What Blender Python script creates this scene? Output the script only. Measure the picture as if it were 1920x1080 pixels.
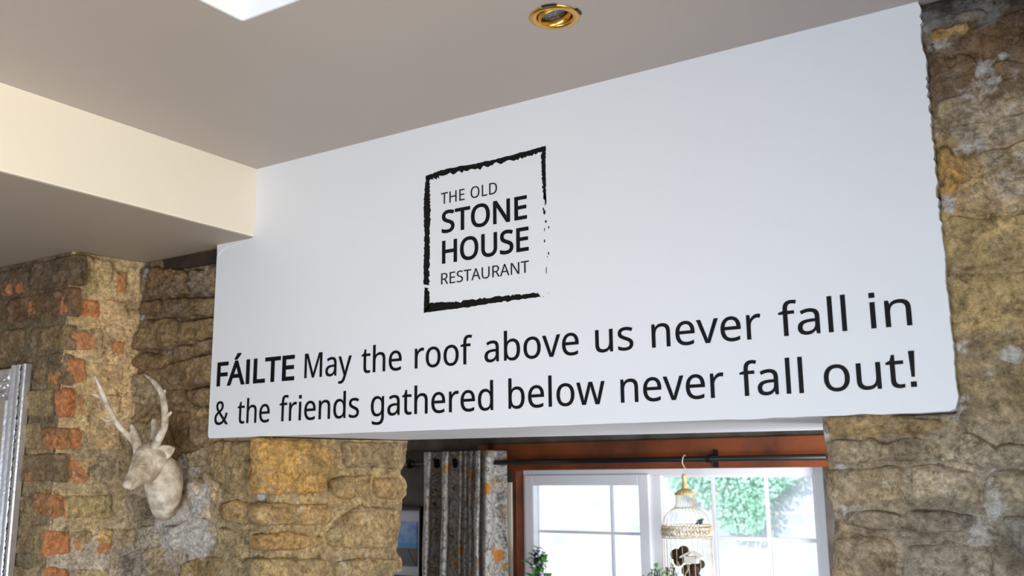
import bpy, bmesh, math, random, json
from mathutils import Vector, Matrix, noise
random.seed(7)
S = bpy.context.scene
C = S.collection
for o in list(bpy.data.objects): bpy.data.objects.remove(o)

# ------------------------------------------------------------------ camera
EYE = Vector((0, 0, 1.95)); FPX = 1787.7
YAW, PITCH, ROLL = 0.57019, 0.19136, -0.01003
_f = Vector((-math.sin(YAW)*math.cos(PITCH), math.cos(YAW)*math.cos(PITCH), math.sin(PITCH)))
_r = Vector((math.cos(YAW), math.sin(YAW), 0)); _u = _r.cross(_f)
RT = math.cos(ROLL)*_r + math.sin(ROLL)*_u; UP = -math.sin(ROLL)*_r + math.cos(ROLL)*_u; FW = _f
cam = bpy.data.cameras.new('camera'); co = bpy.data.objects.new('camera', cam); C.objects.link(co)
co.matrix_world = Matrix(((RT.x, UP.x, -FW.x, EYE.x), (RT.y, UP.y, -FW.y, EYE.y), (RT.z, UP.z, -FW.z, EYE.z), (0, 0, 0, 1)))
cam.sensor_width = 36; cam.lens = 36*FPX/1920; cam.clip_start = .05; cam.clip_end = 200
cam.dof.use_dof = True; cam.dof.focus_distance = 3.0; cam.dof.aperture_fstop = 3.6
S.camera = co
def ray(px, py): return (RT*(px-960) - UP*(py-540) + FW*FPX)
def at(px, py, Y):                 # point of the place seen at a pixel, at depth Y
    d = ray(px, py); return EYE + d*(Y/d.y)

# ------------------------------------------------------------------ light
S.view_settings.view_transform = 'Standard'; S.view_settings.look = 'None'
S.view_settings.gamma = 1; S.view_settings.use_curve_mapping = False
S.view_settings.exposure = 0.0
w = bpy.data.worlds.new('sky'); S.world = w; w.use_nodes = True
nt = w.node_tree; bg = nt.nodes['Background']
bg.inputs['Color'].default_value = (.80, .90, 1.0, 1); bg.inputs['Strength'].default_value = 2.7
def sun(name, d, e, col, ang=.02):
    l = bpy.data.lights.new(name, 'SUN'); l.energy = e; l.color = col; l.angle = ang
    o = bpy.data.objects.new(name, l); C.objects.link(o); o.rotation_euler = Vector(d).to_track_quat('-Z', 'Y').to_euler()
def area(name, loc, tgt, sx, sy, e, col, spread=180):
    l = bpy.data.lights.new(name, 'AREA'); l.shape = 'RECTANGLE'; l.size = sx; l.size_y = sy; l.energy = e; l.color = col; l.spread = math.radians(spread)
    o = bpy.data.objects.new(name, l); C.objects.link(o); o.location = loc
    o.rotation_euler = (Vector(tgt)-Vector(loc)).to_track_quat('-Z', 'Y').to_euler(); return o
sun('sun', (.45, .75, -.62), 3.0, (1, .97, .93))
area('patio_window_daylight', (-1.0, -1.45, .62), (-1.0, 2.5, .9), 3.0, 1.1, 150, (.74, .86, 1.0))
area('side_window_daylight', (1.15, .7, 1.85), (-2.8, .9, 2.95), 1.3, 1.2, 33, (1.0, .89, .70), 80)
area('rooflight_daylight', (-1.3, .85, 3.62), (-1.3, .85, 0), .9, 1.2, 1.5, (.96, .97, 1.0))
area('rear_left_fill', (-5.4, 4.1, 1.7), (-3.4, 5.0, 1.8), .7, 1.2, 9, (.92, .95, 1.0))  # unseen fill lamp added to brighten the picture and rear left wall
area('rear_side_fill', (-.15, 4.2, 1.5), (-3.0, 5.0, 1.6), .7, 1.2, 66, (.92, .95, 1.0))  # added fill out of view behind the pier, lifts the window frames

# ------------------------------------------------------------------ materials
def lin(c):
    if isinstance(c, str): c = tuple(int(c[i:i+2], 16) for i in (0, 2, 4))
    return tuple(((v/255)/12.92 if v/255 <= .04045 else ((v/255+.055)/1.055)**2.4) for v in c)
MATS = {}
def mat(name, col=(200, 200, 200), rough=.6, metal=0, bump=0, bscale=40, var=0, vscale=5, col2=None, spec=.5, emit=None, sheen=0):
    if name in MATS: return MATS[name]
    m = bpy.data.materials.new(name); m.use_nodes = True; nt = m.node_tree; n = nt.nodes; L = nt.links; b = n['Principled BSDF']
    b.inputs['Roughness'].default_value = rough; b.inputs['Metallic'].default_value = metal
    b.inputs['Specular IOR Level'].default_value = spec
    b.inputs['Base Color'].default_value = (*lin(col), 1)
    tc = n.new('ShaderNodeTexCoord')
    if var or col2:
        t = n.new('ShaderNodeTexNoise'); t.inputs['Scale'].default_value = vscale; t.inputs['Detail'].default_value = 6
        L.new(tc.outputs['Object'], t.inputs['Vector'])
        r = n.new('ShaderNodeValToRGB'); r.color_ramp.elements[0].position = .35; r.color_ramp.elements[1].position = .65
        a = lin(col); c2 = lin(col2) if col2 else tuple(v*(1-var) for v in a)
        r.color_ramp.elements[0].color = (*c2, 1); r.color_ramp.elements[1].color = (*a, 1)
        L.new(t.outputs['Fac'], r.inputs['Fac']); L.new(r.outputs['Color'], b.inputs['Base Color'])
    if bump:
        t = n.new('ShaderNodeTexNoise'); t.inputs['Scale'].default_value = bscale; t.inputs['Detail'].default_value = 5
        L.new(tc.outputs['Object'], t.inputs['Vector'])
        bp = n.new('ShaderNodeBump'); bp.inputs['Strength'].default_value = bump; bp.inputs['Distance'].default_value = .004
        L.new(t.outputs['Fac'], bp.inputs['Height']); L.new(bp.outputs['Normal'], b.inputs['Normal'])
    MATS[name] = m; return m

def nd(nt, typ, **kw):
    x = nt.nodes.new(typ)
    for k, v in kw.items(): setattr(x, k, v)
    return x
def mathn(nt, op, a, b=None, c=None, clamp=False):
    x = nd(nt, 'ShaderNodeMath', operation=op, use_clamp=clamp)
    for i, v in enumerate((a, b, c)):
        if v is None: continue
        if isinstance(v, (int, float)): x.inputs[i].default_value = v
        else: nt.links.new(v, x.inputs[i])
    return x.outputs[0]
def mixn(nt, f, a, b, blend='MIX'):
    x = nd(nt, 'ShaderNodeMix', data_type='RGBA', blend_type=blend)
    for s, v in ((x.inputs[0], f), (x.inputs[6], a), (x.inputs[7], b)):
        if isinstance(v, (int, float)): s.default_value = v
        elif isinstance(v, tuple): s.default_value = (*v, 1)
        else: nt.links.new(v, s)
    return x.outputs[2]
def noisen(nt, vec, scale, detail=6, rough=.55, dist=0):
    x = nd(nt, 'ShaderNodeTexNoise'); x.inputs['Scale'].default_value = scale; x.inputs['Detail'].default_value = detail
    x.inputs['Roughness'].default_value = rough; x.inputs['Distortion'].default_value = dist
    nt.links.new(vec, x.inputs['Vector']); return x.outputs['Fac']
def rampn(nt, f, lo, hi, a, b):
    x = nd(nt, 'ShaderNodeMapRange'); nt.links.new(f, x.inputs[0])
    for i, v in enumerate((lo, hi, a, b)): x.inputs[i+1].default_value = v
    return x.outputs[0]

def masonry_material():
    m = bpy.data.materials.new('rubble_stone'); m.use_nodes = True; nt = m.node_tree; b = nt.nodes['Principled BSDF']
    P = nd(nt, 'ShaderNodeNewGeometry').outputs['Position']
    col = nd(nt, 'ShaderNodeAttribute', attribute_name='Col').outputs['Color']
    mk = nd(nt, 'ShaderNodeAttribute', attribute_name='Msk').outputs['Color']
    sep = nd(nt, 'ShaderNodeSeparateColor'); nt.links.new(mk, sep.inputs[0])
    n1 = noisen(nt, P, 9, 8, .62, .2); n2 = noisen(nt, P, 55, 8, .72, .15); n3 = noisen(nt, P, 19, 8, .68, .35); n4 = noisen(nt, P, 4.0, 4, .5, .3)
    c = mixn(nt, rampn(nt, n4, .45, .68, 0, .22), col, lin((172, 132, 80)), 'MIX')
    c = mixn(nt, rampn(nt, n3, .5, .72, 0, .45), c, lin((150, 143, 132)), 'MIX')
    c = mixn(nt, rampn(nt, n3, .47, .30, 0, .8), c, lin((78, 58, 38)), 'MIX')  # occlusion shade mixed into the colour of the noise hollows
    k = mathn(nt, 'MULTIPLY', rampn(nt, n1, .32, .68, .66, 1.66), rampn(nt, n2, .32, .68, .46, 1.70))
    sc = nd(nt, 'ShaderNodeVectorMath', operation='SCALE'); nt.links.new(c, sc.inputs[0]); nt.links.new(k, sc.inputs['Scale']); c = sc.outputs[0]
    # worn brick, lime, dark stain and painted shade, with ragged edges of their own
    ns = mathn(nt, 'ADD', mathn(nt, 'MULTIPLY', mathn(nt, 'SUBTRACT', n3, .5), 1.5), mathn(nt, 'MULTIPLY', mathn(nt, 'SUBTRACT', n2, .5), .9))
    orange = mixn(nt, rampn(nt, n2, .35, .65, 0, 1), lin((184, 112, 72)), lin((246, 172, 118)))
    c = mixn(nt, rampn(nt, mathn(nt, 'ADD', sep.outputs[0], ns), .52, .70, 0, .85), c, orange)
    lime = mixn(nt, rampn(nt, n2, .35, .65, 0, 1), lin((172, 165, 156)), lin((238, 234, 228)))
    c = mixn(nt, rampn(nt, mathn(nt, 'ADD', sep.outputs[1], ns), .42, .78, 0, .85), c, lime)
    c = mixn(nt, rampn(nt, mathn(nt, 'ADD', sep.outputs[2], ns), .4, .8, 0, .7), c, lin((52, 46, 42)))
    cr = mathn(nt, 'ABSOLUTE', mathn(nt, 'SUBTRACT', noisen(nt, P, 13, 5, .6, .5), .5))
    crm = mathn(nt, 'MULTIPLY', rampn(nt, cr, .0, .022, 1, 0), rampn(nt, n1, .48, .60, 0, 1))
    c = mixn(nt, mathn(nt, 'MULTIPLY', crm, .32), c, lin((48, 38, 28)))
    pl_ = mathn(nt, 'ABSOLUTE', mathn(nt, 'SUBTRACT', noisen(nt, P, 34, 6, .65, .8), .52))
    c = mixn(nt, mathn(nt, 'MULTIPLY', rampn(nt, pl_, 0, .03, .26, 0), rampn(nt, n1, .4, .55, 1, 0)), c, lin((206, 190, 160)))
    pit = noisen(nt, P, 130, 4, .6)
    c = mixn(nt, rampn(nt, pit, .36, .30, 0, .55), c, lin((50, 38, 26)))
    nt.links.new(c, b.inputs['Base Color']); b.inputs['Roughness'].default_value = .88; b.inputs['Specular IOR Level'].default_value = .25
    bp = nd(nt, 'ShaderNodeBump'); bp.inputs['Strength'].default_value = .9; bp.inputs['Distance'].default_value = .022
    h = mathn(nt, 'ADD', mathn(nt, 'MULTIPLY', crm, -.16), mathn(nt, 'ADD', mathn(nt, 'ADD', mathn(nt, 'MULTIPLY', n3, .9), mathn(nt, 'MULTIPLY', n2, .55)), mathn(nt, 'MULTIPLY', noisen(nt, P, 170, 5, .65), .22)))
    nt.links.new(h, bp.inputs['Height']); nt.links.new(bp.outputs['Normal'], b.inputs['Normal'])
    return m
MASON = masonry_material()

WHITE = mat('white_wall_paint', (232, 233, 236), .55, bump=.12, bscale=60, var=.015, vscale=2)
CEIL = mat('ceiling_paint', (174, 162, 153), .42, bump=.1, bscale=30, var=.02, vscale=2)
VINYL = mat('black_vinyl', (14, 13, 15), .5, spec=.2)
WARM = mat('bulkhead_paint', (240, 232, 216), .5, bump=.1, bscale=40, var=.015, vscale=2)
BLACK = mat('black_metal', (22, 21, 22), .4, .3)
BRASS = mat('polished_brass', (224, 176, 92), .33, 1, bump=.05, bscale=80)
SILVER = mat('silver_leaf', (232, 232, 238), .36, .8, bump=.35, bscale=60, var=.12, vscale=30)
SILVER_WORN = mat('worn_silver_leaf', (190, 190, 195), .4, .8, bump=.9, bscale=110, col2=(30, 28, 28), vscale=70)
UPVC = mat('white_window_plastic', (238, 238, 242), .3)
TIMBER = mat('orange_stained_timber', (128, 62, 20), .5, bump=.3, bscale=30, col2=(84, 38, 11), vscale=4)
DARKWOOD = mat('dark_old_timber', (58, 38, 26), .8, bump=.6, bscale=40, col2=(36, 24, 18), vscale=14)
CREAM = mat('cream_painted_metal', (226, 214, 190), .5, col2=(190, 160, 110), vscale=25)
PLASTER = mat('aged_plaster', (236, 223, 204), .8, bump=.9, bscale=110, col2=(166, 148, 124), vscale=22)
LEAF = mat('green_leaf', (104, 186, 70), .5, col2=(60, 130, 50), vscale=20)
LEAFDK = mat('dark_leaf', (40, 52, 48), .5, col2=(70, 80, 84), vscale=20)
PETAL = mat('white_petal', (230, 226, 220), .6)
TWIG = mat('brown_bark', (70, 48, 32), .8, bump=.6, bscale=80, col2=(42, 30, 22), vscale=30)

# ------------------------------------------------------------------ helpers
def link(name, me, m=None, parent=None, loc=None):
    o = bpy.data.objects.new(name, me); C.objects.link(o)
    if m is not None and me is not None and not me.materials: me.materials.append(m)
    if loc is not None: o.location = loc
    if parent is not None:
        o.parent = parent
        if loc is not None: o.location = Vector(loc)-wl(parent)
        else: o.location = -wl(parent)
    return o
def wl(o):
    v = Vector(o.location)
    while o.parent: o = o.parent; v += o.location
    return v
def mk(name, verts, faces, m, parent=None, org=None, smooth=False):
    verts = [Vector(v) for v in verts]
    if org is None: org = sum(verts, Vector())/len(verts)
    org = Vector(org)
    me = bpy.data.meshes.new(name); me.from_pydata([v-org for v in verts], [], faces); me.validate(); me.update()
    if smooth: me.polygons.foreach_set('use_smooth', [True]*len(me.polygons))
    return link(name, me, m, parent, org)
def thing(name, label, cat, loc, group=None):
    o = bpy.data.objects.new(name, None); o.empty_display_size = .05; C.objects.link(o); o.location = loc
    o['label'] = label; o['category'] = cat
    if group: o['group'] = group
    return o
def tag(o, label, cat, group=None, kind=None):
    o['label'] = label; o['category'] = cat
    if group: o['group'] = group
    if kind: o['kind'] = kind
    return o
def struct(o): o['kind'] = 'structure'; return o
class MB:
    def __init__(s): s.v = []; s.f = []
    def add(s, v, f):
        k = len(s.v); s.v += [Vector(x) for x in v]; s.f += [tuple(i+k for i in g) for g in f]
    def box(s, x0, x1, y0, y1, z0, z1):
        s.add([(x, y, z) for z in (z0, z1) for y in (y0, y1) for x in (x0, x1)],
              [(0, 2, 3, 1), (4, 5, 7, 6), (0, 1, 5, 4), (2, 6, 7, 3), (0, 4, 6, 2), (1, 3, 7, 5)])
    def prism(s, poly, d0, d1, f):       # poly of 2-D points; f(a,b,d) -> 3-D
        n = len(poly); s.add([f(a, b, d0) for a, b in poly]+[f(a, b, d1) for a, b in poly],
              [tuple(range(n))[::-1], tuple(range(n, 2*n))]+[(i, (i+1) % n, n+(i+1) % n, n+i) for i in range(n)])
    def tube(s, pts, rad, n=10, cap=True):
        pts = [Vector(p) for p in pts]; N = len(pts)
        if isinstance(rad, (int, float)): rad = [rad]*N
        t = (pts[1]-pts[0]).normalized(); a = t.orthogonal().normalized(); rings = []
        for i, p in enumerate(pts):
            d = (pts[min(i+1, N-1)]-pts[max(i-1, 0)])
            if d.length > 1e-9: t = d.normalized()
            a = (a-t*a.dot(t)).normalized(); b = t.cross(a)
            rings += [p+(a*math.cos(2*math.pi*k/n)+b*math.sin(2*math.pi*k/n))*rad[i] for k in range(n)]
        f = [(i*n+k, i*n+(k+1) % n, (i+1)*n+(k+1) % n, (i+1)*n+k) for i in range(N-1) for k in range(n)]
        if cap: f += [tuple(range(n))[::-1], tuple(range((N-1)*n, N*n))]
        s.add(rings, f)
    def lathe(s, prof, c, ax=(0, 0, 1), n=40):   # prof: (r, h) along ax
        ax = Vector(ax).normalized(); a = ax.orthogonal().normalized(); b = ax.cross(a); c = Vector(c)
        v = [c+ax*h+(a*math.cos(2*math.pi*k/n)+b*math.sin(2*math.pi*k/n))*r for r, h in prof for k in range(n)]
        f = [(i*n+k, i*n+(k+1) % n, (i+1)*n+(k+1) % n, (i+1)*n+k) for i in range(len(prof)-1) for k in range(n)]
        s.add(v, f)
    def ball(s, c, r, n=12, sc=(1, 1, 1), rot=None):
        pr = [(max(1e-4, math.sin(math.pi*i/n)), -math.cos(math.pi*i/n)) for i in range(n+1)]
        m = n*2; v = []
        for rr, h in pr:
            for k in range(m):
                q = Vector((rr*math.cos(math.pi*2*k/m)*sc[0], rr*math.sin(math.pi*2*k/m)*sc[1], h*sc[2]))*r
                if rot is not None: q = rot @ q
                v.append(Vector(c)+q)
        s.add(v, [(i*m+k, i*m+(k+1) % m, (i+1)*m+(k+1) % m, (i+1)*m+k) for i in range(n) for k in range(m)])
    def build(s, name, m, parent=None, org=None, smooth=False, bevel=0):
        o = mk(name, s.v, s.f, m, parent, org, smooth)
        if bevel:
            b = o.modifiers.new('bevel', 'BEVEL'); b.width = bevel; b.segments = 2; b.limit_method = 'ANGLE'
        return o
def smooth_path(P, n=6):
    P = [Vector(p) for p in P]; out = []
    Q = [P[0]*2-P[1]]+P+[P[-1]*2-P[-2]]
    for i in range(1, len(Q)-2):
        for k in range(n):
            t = k/n; a, b, c, d = Q[i-1], Q[i], Q[i+1], Q[i+2]
            out.append(.5*((2*b)+(c-a)*t+(2*a-5*b+4*c-d)*t*t+(3*b-a-3*c+d)*t**3))
    out.append(P[-1]); return out

# ------------------------------------------------------------------ room shell
CZ = 3.14; BZ = 2.865; BX = -2.798
def slab_box(name, x0, x1, y0, y1, z0, z1, m, extra=()):
    b = MB(); b.box(x0, x1, y0, y1, z0, z1)
    for e in extra: b.box(*e)
    return struct(b.build(name, m))
wx0, wx1, wy0, wy1 = -1.873, -.75, .1, 1.602       # rooflight well
b = MB()
b.box(BX, wx0, -1.7, 2.6, CZ, 3.6); b.box(wx1, 3.0, -1.7, 2.6, CZ, 3.6)
b.box(wx0, wx1, -1.7, wy0, CZ, 3.6)
LX, LY, LH = -1.169, 2.047, .16; b.box(wx0, LX-LH, wy1, 2.6, CZ, 3.6); b.box(LX+LH, wx1, wy1, 2.6, CZ, 3.6); b.box(LX-LH, LX+LH, wy1, LY-LH, CZ, 3.6); b.box(LX-LH, LX+LH, LY+LH, 2.6, CZ, 3.6)
ang = [2*math.pi*k/48 for k in range(48)]
sq = [(LX+LH*math.cos(a)/max(abs(math.cos(a)), abs(math.sin(a))), LY+LH*math.sin(a)/max(abs(math.cos(a)), abs(math.sin(a))), CZ) for a in ang]
ci = [(LX+.058*math.cos(a), LY+.058*math.sin(a), CZ) for a in ang]; cu_ = [(x, y, CZ+.012) for x, y, z in ci]
b.add(sq+ci+cu_, [(k, (k+1) % 48, 48+(k+1) % 48, 48+k) for k in range(48)]+[(48+k, 48+(k+1) % 48, 96+(k+1) % 48, 96+k) for k in range(48)])
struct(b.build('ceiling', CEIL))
slab_box('window_1', wx0-.03, wx1+.03, wy0-.03, wy1+.03, 3.66, 3.67, mat('rooflight_diffuser', (240, 240, 240), .5))
slab_box('trim_1', wx0-.002, wx0+.004, wy0, wy1, CZ-.001, 3.66, WHITE, [(wx0, wx1, wy1-.004, wy1+.002, CZ-.001, 3.66)])
b = MB(); b.box(-6.0, BX, -1.7, 2.56, BZ, 3.6); struct(b.build('ceiling_bulkhead', WARM, bevel=.004))
# underside of the dropped ceiling is matt, its shade painted in as a darker colour
slab_box('ceiling_dropped', -6.0, BX-.004, -1.7, 2.56, BZ-.004, BZ-.0005, mat('dropped_ceiling_shaded_paint', (166, 152, 136), .6, bump=.1, bscale=20))
FLOOR = mat('dark_oak_floor', (120, 92, 66), .5, col2=(92, 70, 50), vscale=3)
slab_box('floor', -6, 3, -1.7, 5.5, -.1, 0, FLOOR)
DULL = mat('cream_wall_paint', (205, 196, 182), .7)
slab_box('wall_back', -6, 1.3, -1.7, -1.6, 0, 3.6, DULL)
slab_box('wall_side_left', -6.1, -6, -1.7, 2.56, 0, 3.6, DULL)
slab_box('wall_side_right', 1.2, 1.3, -1.7, 5.3, 0, 3.6, DULL)

# ------------------------------------------------------------------ masonry
class Plane:
    def __init__(s, a, b, off=0):
        a = Vector((*a, 0)); b = Vector((*b, 0)); s.U = (b-a).normalized(); s.L = (b-a).length
        s.V = Vector((0, 0, 1)); s.N = s.U.cross(s.V); s.O = a
    def hit(s, px, py, h=0):
        d = ray(px, py); o = s.O+s.N*h; t = (o-EYE).dot(s.N)/d.dot(s.N); p = EYE+d*t-s.O
        return Vector((p.dot(s.U), p.z, 0))
    def pos(s, u, v, h=0): p = s.O+s.U*u+s.N*h; return Vector((p.x, p.y, v))
PF = Plane((-6.0, 2.235), (-3.575, 2.235))
PR = Plane((-3.575, 2.235), (-3.52, 2.53))
PD = Plane((-3.60, 2.53), (-2.692, 2.53))
PJ = Plane((-2.692, 2.53), (-2.58, 3.2))
PS = Plane((-.671, 2.53), (2.9, 2.53))
def crop(ox, oy, s): return lambda x, y: (ox+x/s, oy+y/s)
c1 = crop(0, 460, 3.374); c2 = crop(0, 760, 3.374); c3 = crop(230, 460, 3.6); c4 = crop(200, 740, 3.175)
c5 = crop(1700, 0, 2.7); c6 = crop(1700, 380, 2.7); c7 = crop(1520, 760, 3.375); c8 = crop(480, 800, 3.858)
ANCH = {}
def anchors(pl, cr, L):
    for x, y, c in L: u = pl.hit(*cr(x, y)); ANCH.setdefault(id(pl), []).append((pl.pos(u.x, u.y), lin(c)))
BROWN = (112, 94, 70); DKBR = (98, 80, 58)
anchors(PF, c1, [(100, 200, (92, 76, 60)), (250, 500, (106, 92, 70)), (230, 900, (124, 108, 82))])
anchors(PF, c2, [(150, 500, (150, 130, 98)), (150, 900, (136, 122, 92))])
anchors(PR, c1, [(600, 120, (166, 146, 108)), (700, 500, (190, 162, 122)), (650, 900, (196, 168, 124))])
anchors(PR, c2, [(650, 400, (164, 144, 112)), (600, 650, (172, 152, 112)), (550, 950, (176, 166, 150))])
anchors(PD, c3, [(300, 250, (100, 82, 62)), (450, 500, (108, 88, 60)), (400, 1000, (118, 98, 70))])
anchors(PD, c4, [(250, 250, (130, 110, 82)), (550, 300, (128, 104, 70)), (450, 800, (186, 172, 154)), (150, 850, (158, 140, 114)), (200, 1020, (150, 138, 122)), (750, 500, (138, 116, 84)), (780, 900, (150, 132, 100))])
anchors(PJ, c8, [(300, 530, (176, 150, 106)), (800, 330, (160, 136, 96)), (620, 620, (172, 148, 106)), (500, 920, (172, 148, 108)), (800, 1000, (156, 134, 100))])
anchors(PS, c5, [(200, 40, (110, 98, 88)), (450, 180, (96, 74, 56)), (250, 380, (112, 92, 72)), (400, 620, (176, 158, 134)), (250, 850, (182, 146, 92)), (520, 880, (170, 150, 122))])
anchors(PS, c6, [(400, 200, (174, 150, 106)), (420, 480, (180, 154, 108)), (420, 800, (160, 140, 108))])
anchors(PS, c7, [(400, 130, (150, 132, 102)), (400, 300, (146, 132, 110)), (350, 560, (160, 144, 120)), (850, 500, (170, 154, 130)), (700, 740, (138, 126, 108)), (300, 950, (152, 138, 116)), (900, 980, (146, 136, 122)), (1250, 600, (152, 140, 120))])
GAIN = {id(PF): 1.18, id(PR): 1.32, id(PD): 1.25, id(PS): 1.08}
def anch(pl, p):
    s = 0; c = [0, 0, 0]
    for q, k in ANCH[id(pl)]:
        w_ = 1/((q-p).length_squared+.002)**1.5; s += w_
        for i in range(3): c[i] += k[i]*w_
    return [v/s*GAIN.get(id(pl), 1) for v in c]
BLOB = {}
def blobs(pl, cr, ch, L):
    for x, y, r, *k in L: u = pl.hit(*cr(x, y)); BLOB.setdefault(id(pl), []).append((pl.pos(u.x, u.y), r, ch, k[0] if k else 1))
for pl in (PF, PR):
    blobs(pl, c1, 0, [(415, 385, .05, .8), (395, 960, .06), (390, 1030, .06)])
blobs(PF, c1, 0, [(60, 290, .05, .8), (135, 280, .05), (210, 410, .07, .6), (120, 430, .05, .5), (330, 860, .06, .7), (375, 850, .05, .8), (330, 210, .07, .35)])
blobs(PF, c2, 0, [(300, 230, .07, .62), (350, 240, .06, .9), (130, 465, .04, .8), (200, 455, .04, .8), (280, 420, .05, .6), (260, 620, .08, .5), (300, 920, .04, 1), (150, 920, .05, .4), (320, 850, .04, .9)])
blobs(PR, c1, 0, [(475, 400, .075), (540, 400, .075), (600, 440, .065), (770, 240, .06, .9), (445, 590, .06), (530, 610, .06), (460, 560, .05, .8), (745, 660, .065), (470, 760, .06), (445, 850, .055), (500, 800, .055), (430, 1000, .085), (450, 1050, .07)])
blobs(PR, c2, 0, [(430, 40, .07), (395, 250, .07), (450, 200, .065), (480, 255, .055), (420, 370, .06), (375, 450, .06), (430, 410, .055), (490, 440, .045), (345, 610, .06), (350, 690, .06), (345, 840, .075), (310, 930, .07), (410, 910, .07), (350, 890, .07), (625, 930, .05), (690, 935, .05), (330, 1050, .07), (345, 1090, .07)])
blobs(PR, c1, 1, [(500, 105, .04, .9), (495, 220, .03, .8)])
blobs(PR, c2, 1, [(470, 430, .04, .55), (580, 900, .05, .5), (450, 1000, .06, .4)])
blobs(PF, c2, 1, [(350, 520, .05, .4), (100, 1000, .06, .3)])
blobs(PD, c3, 1, [(580, 160, .07, .6), (350, 175, .05, .6), (190, 210, .05, .7), (590, 320, .03, .6), (130, 480, .03, .6), (530, 625, .03, .6), (170, 1030, .06, .4)])
blobs(PD, c4, 1, [(480, 425, .07, .95), (540, 440, .05, .8), (500, 560, .07, .7), (560, 660, .08, .9), (610, 560, .05, .8), (400, 830, .12, .8), (500, 830, .12, .9), (570, 850, .09, .95), (350, 790, .08, .8), (450, 720, .08, .7), (600, 900, .07, .8), (170, 950, .1, .55), (110, 980, .08, .55), (360, 990, .06, .6), (240, 880, .08, .45), (130, 700, .08, .3), (930, 605, .03, .9), (700, 600, .04, .5), (880, 960, .03, .7)])
blobs(PD, c4, 0, [(870, 330, .06, .75), (860, 450, .05, .7), (620, 290, .05, .4)])
blobs(PD, c4, 2, [(900, 400, .04, .75), (890, 560, .04, .7), (910, 780, .03, .6), (150, 130, .03, .7)])
blobs(PJ, c8, 1, [(60, 505, .03, .9), (150, 515, .025, .6), (620, 920, .06, .5), (320, 610, .05, .5), (590, 640, .05, .4), (800, 965, .03, .6)])
blobs(PJ, c8, 0, [(350, 100, .07, .35), (760, 250, .05, .4), (930, 450, .05, .45), (250, 480, .05, .3), (400, 110, .04, .4)])
blobs(PJ, c8, 2, [(620, 90, .05, .6), (900, 100, .07, .45), (680, 610, .05, .45), (1000, 770, .07, .35), (450, 580, .06, .35)])
blobs(PS, c5, 1, [(130, 105, .05, .75), (260, 70, .06, .6), (400, 40, .07, .75), (130, 240, .03, .8), (190, 215, .03, .55), (390, 355, .035, 1), (420, 440, .05, .7), (350, 480, .06, .5), (350, 660, .12, .45), (300, 760, .03, .8), (360, 750, .04, .7), (520, 850, .1, .5), (470, 900, .06, .5), (210, 1040, .035, .9), (200, 935, .02, .9), (540, 390, .03, .6), (580, 600, .08, .4), (490, 290, .02, .7)])
blobs(PS, c5, 0, [(430, 375, .02, 1), (240, 900, .06, .35)])
blobs(PS, c5, 2, [(200, 20, .1, .9), (400, 0, .1, .8), (560, 10, .1, .8), (240, 590, .015, .5), (410, 380, .02, .9), (300, 900, .03, .7), (500, 860, .02, .7), (520, 960, .03, .5), (480, 150, .14, .35)])  # wide patches along the top paint in the shade below the ceiling
blobs(PS, c6, 1, [(290, 735, .03, .9), (210, 20, .03, .9), (545, 770, .04, .9), (420, 870, .02, .8), (250, 370, .03, .5), (250, 1040, .04, .8), (300, 1000, .03, .6)])
blobs(PS, c6, 0, [(511, 263, .011, 1.6), (250, 60, .015, .7), (360, 1035, .014, 1.2), (325, 570, .03, .4)])
blobs(PS, c7, 1, [(100, 75, .03, .9), (150, 70, .02, .8), (95, 180, .03, .9), (200, 430, .05, .65), (140, 480, .05, .55), (480, 480, .04, .7), (820, 380, .04, .6), (900, 500, .06, .55), (860, 550, .03, .7), (740, 550, .03, .5), (1190, 520, .04, .9), (1185, 600, .035, .9), (1210, 440, .03, .8), (1150, 660, .03, .8), (1100, 820, .05, .7), (1100, 740, .03, .7), (270, 690, .04, .75), (930, 55, .03, .9), (1000, 700, .04, .5), (1280, 250, .03, .6)])
blobs(PS, c7, 2, [(190, 160, .05, .6), (100, 330, .03, .7), (230, 170, .03, .7), (1200, 900, .05, .6), (1290, 980, .05, .7), (150, 760, .03, .8), (620, 1030, .06, .45), (720, 950, .05, .45), (1080, 590, .04, .4)])
OCHRE = []
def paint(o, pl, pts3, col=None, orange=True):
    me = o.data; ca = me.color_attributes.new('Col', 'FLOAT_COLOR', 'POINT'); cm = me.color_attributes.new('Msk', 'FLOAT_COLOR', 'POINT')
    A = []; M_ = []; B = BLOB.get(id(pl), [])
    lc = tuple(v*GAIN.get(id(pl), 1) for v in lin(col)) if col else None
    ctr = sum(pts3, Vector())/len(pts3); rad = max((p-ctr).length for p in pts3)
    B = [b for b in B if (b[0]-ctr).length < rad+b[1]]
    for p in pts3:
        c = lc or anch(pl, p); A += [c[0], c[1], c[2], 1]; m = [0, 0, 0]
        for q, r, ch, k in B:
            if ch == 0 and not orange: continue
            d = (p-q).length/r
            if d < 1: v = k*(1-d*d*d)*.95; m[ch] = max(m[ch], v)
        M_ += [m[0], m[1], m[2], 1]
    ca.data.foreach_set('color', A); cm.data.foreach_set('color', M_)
def fbm(p, s, o=3):
    v = 0; a = 1
    for i in range(o): v += a*noise.noise(p*s); s *= 2.1; a *= .5
    return v
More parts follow.
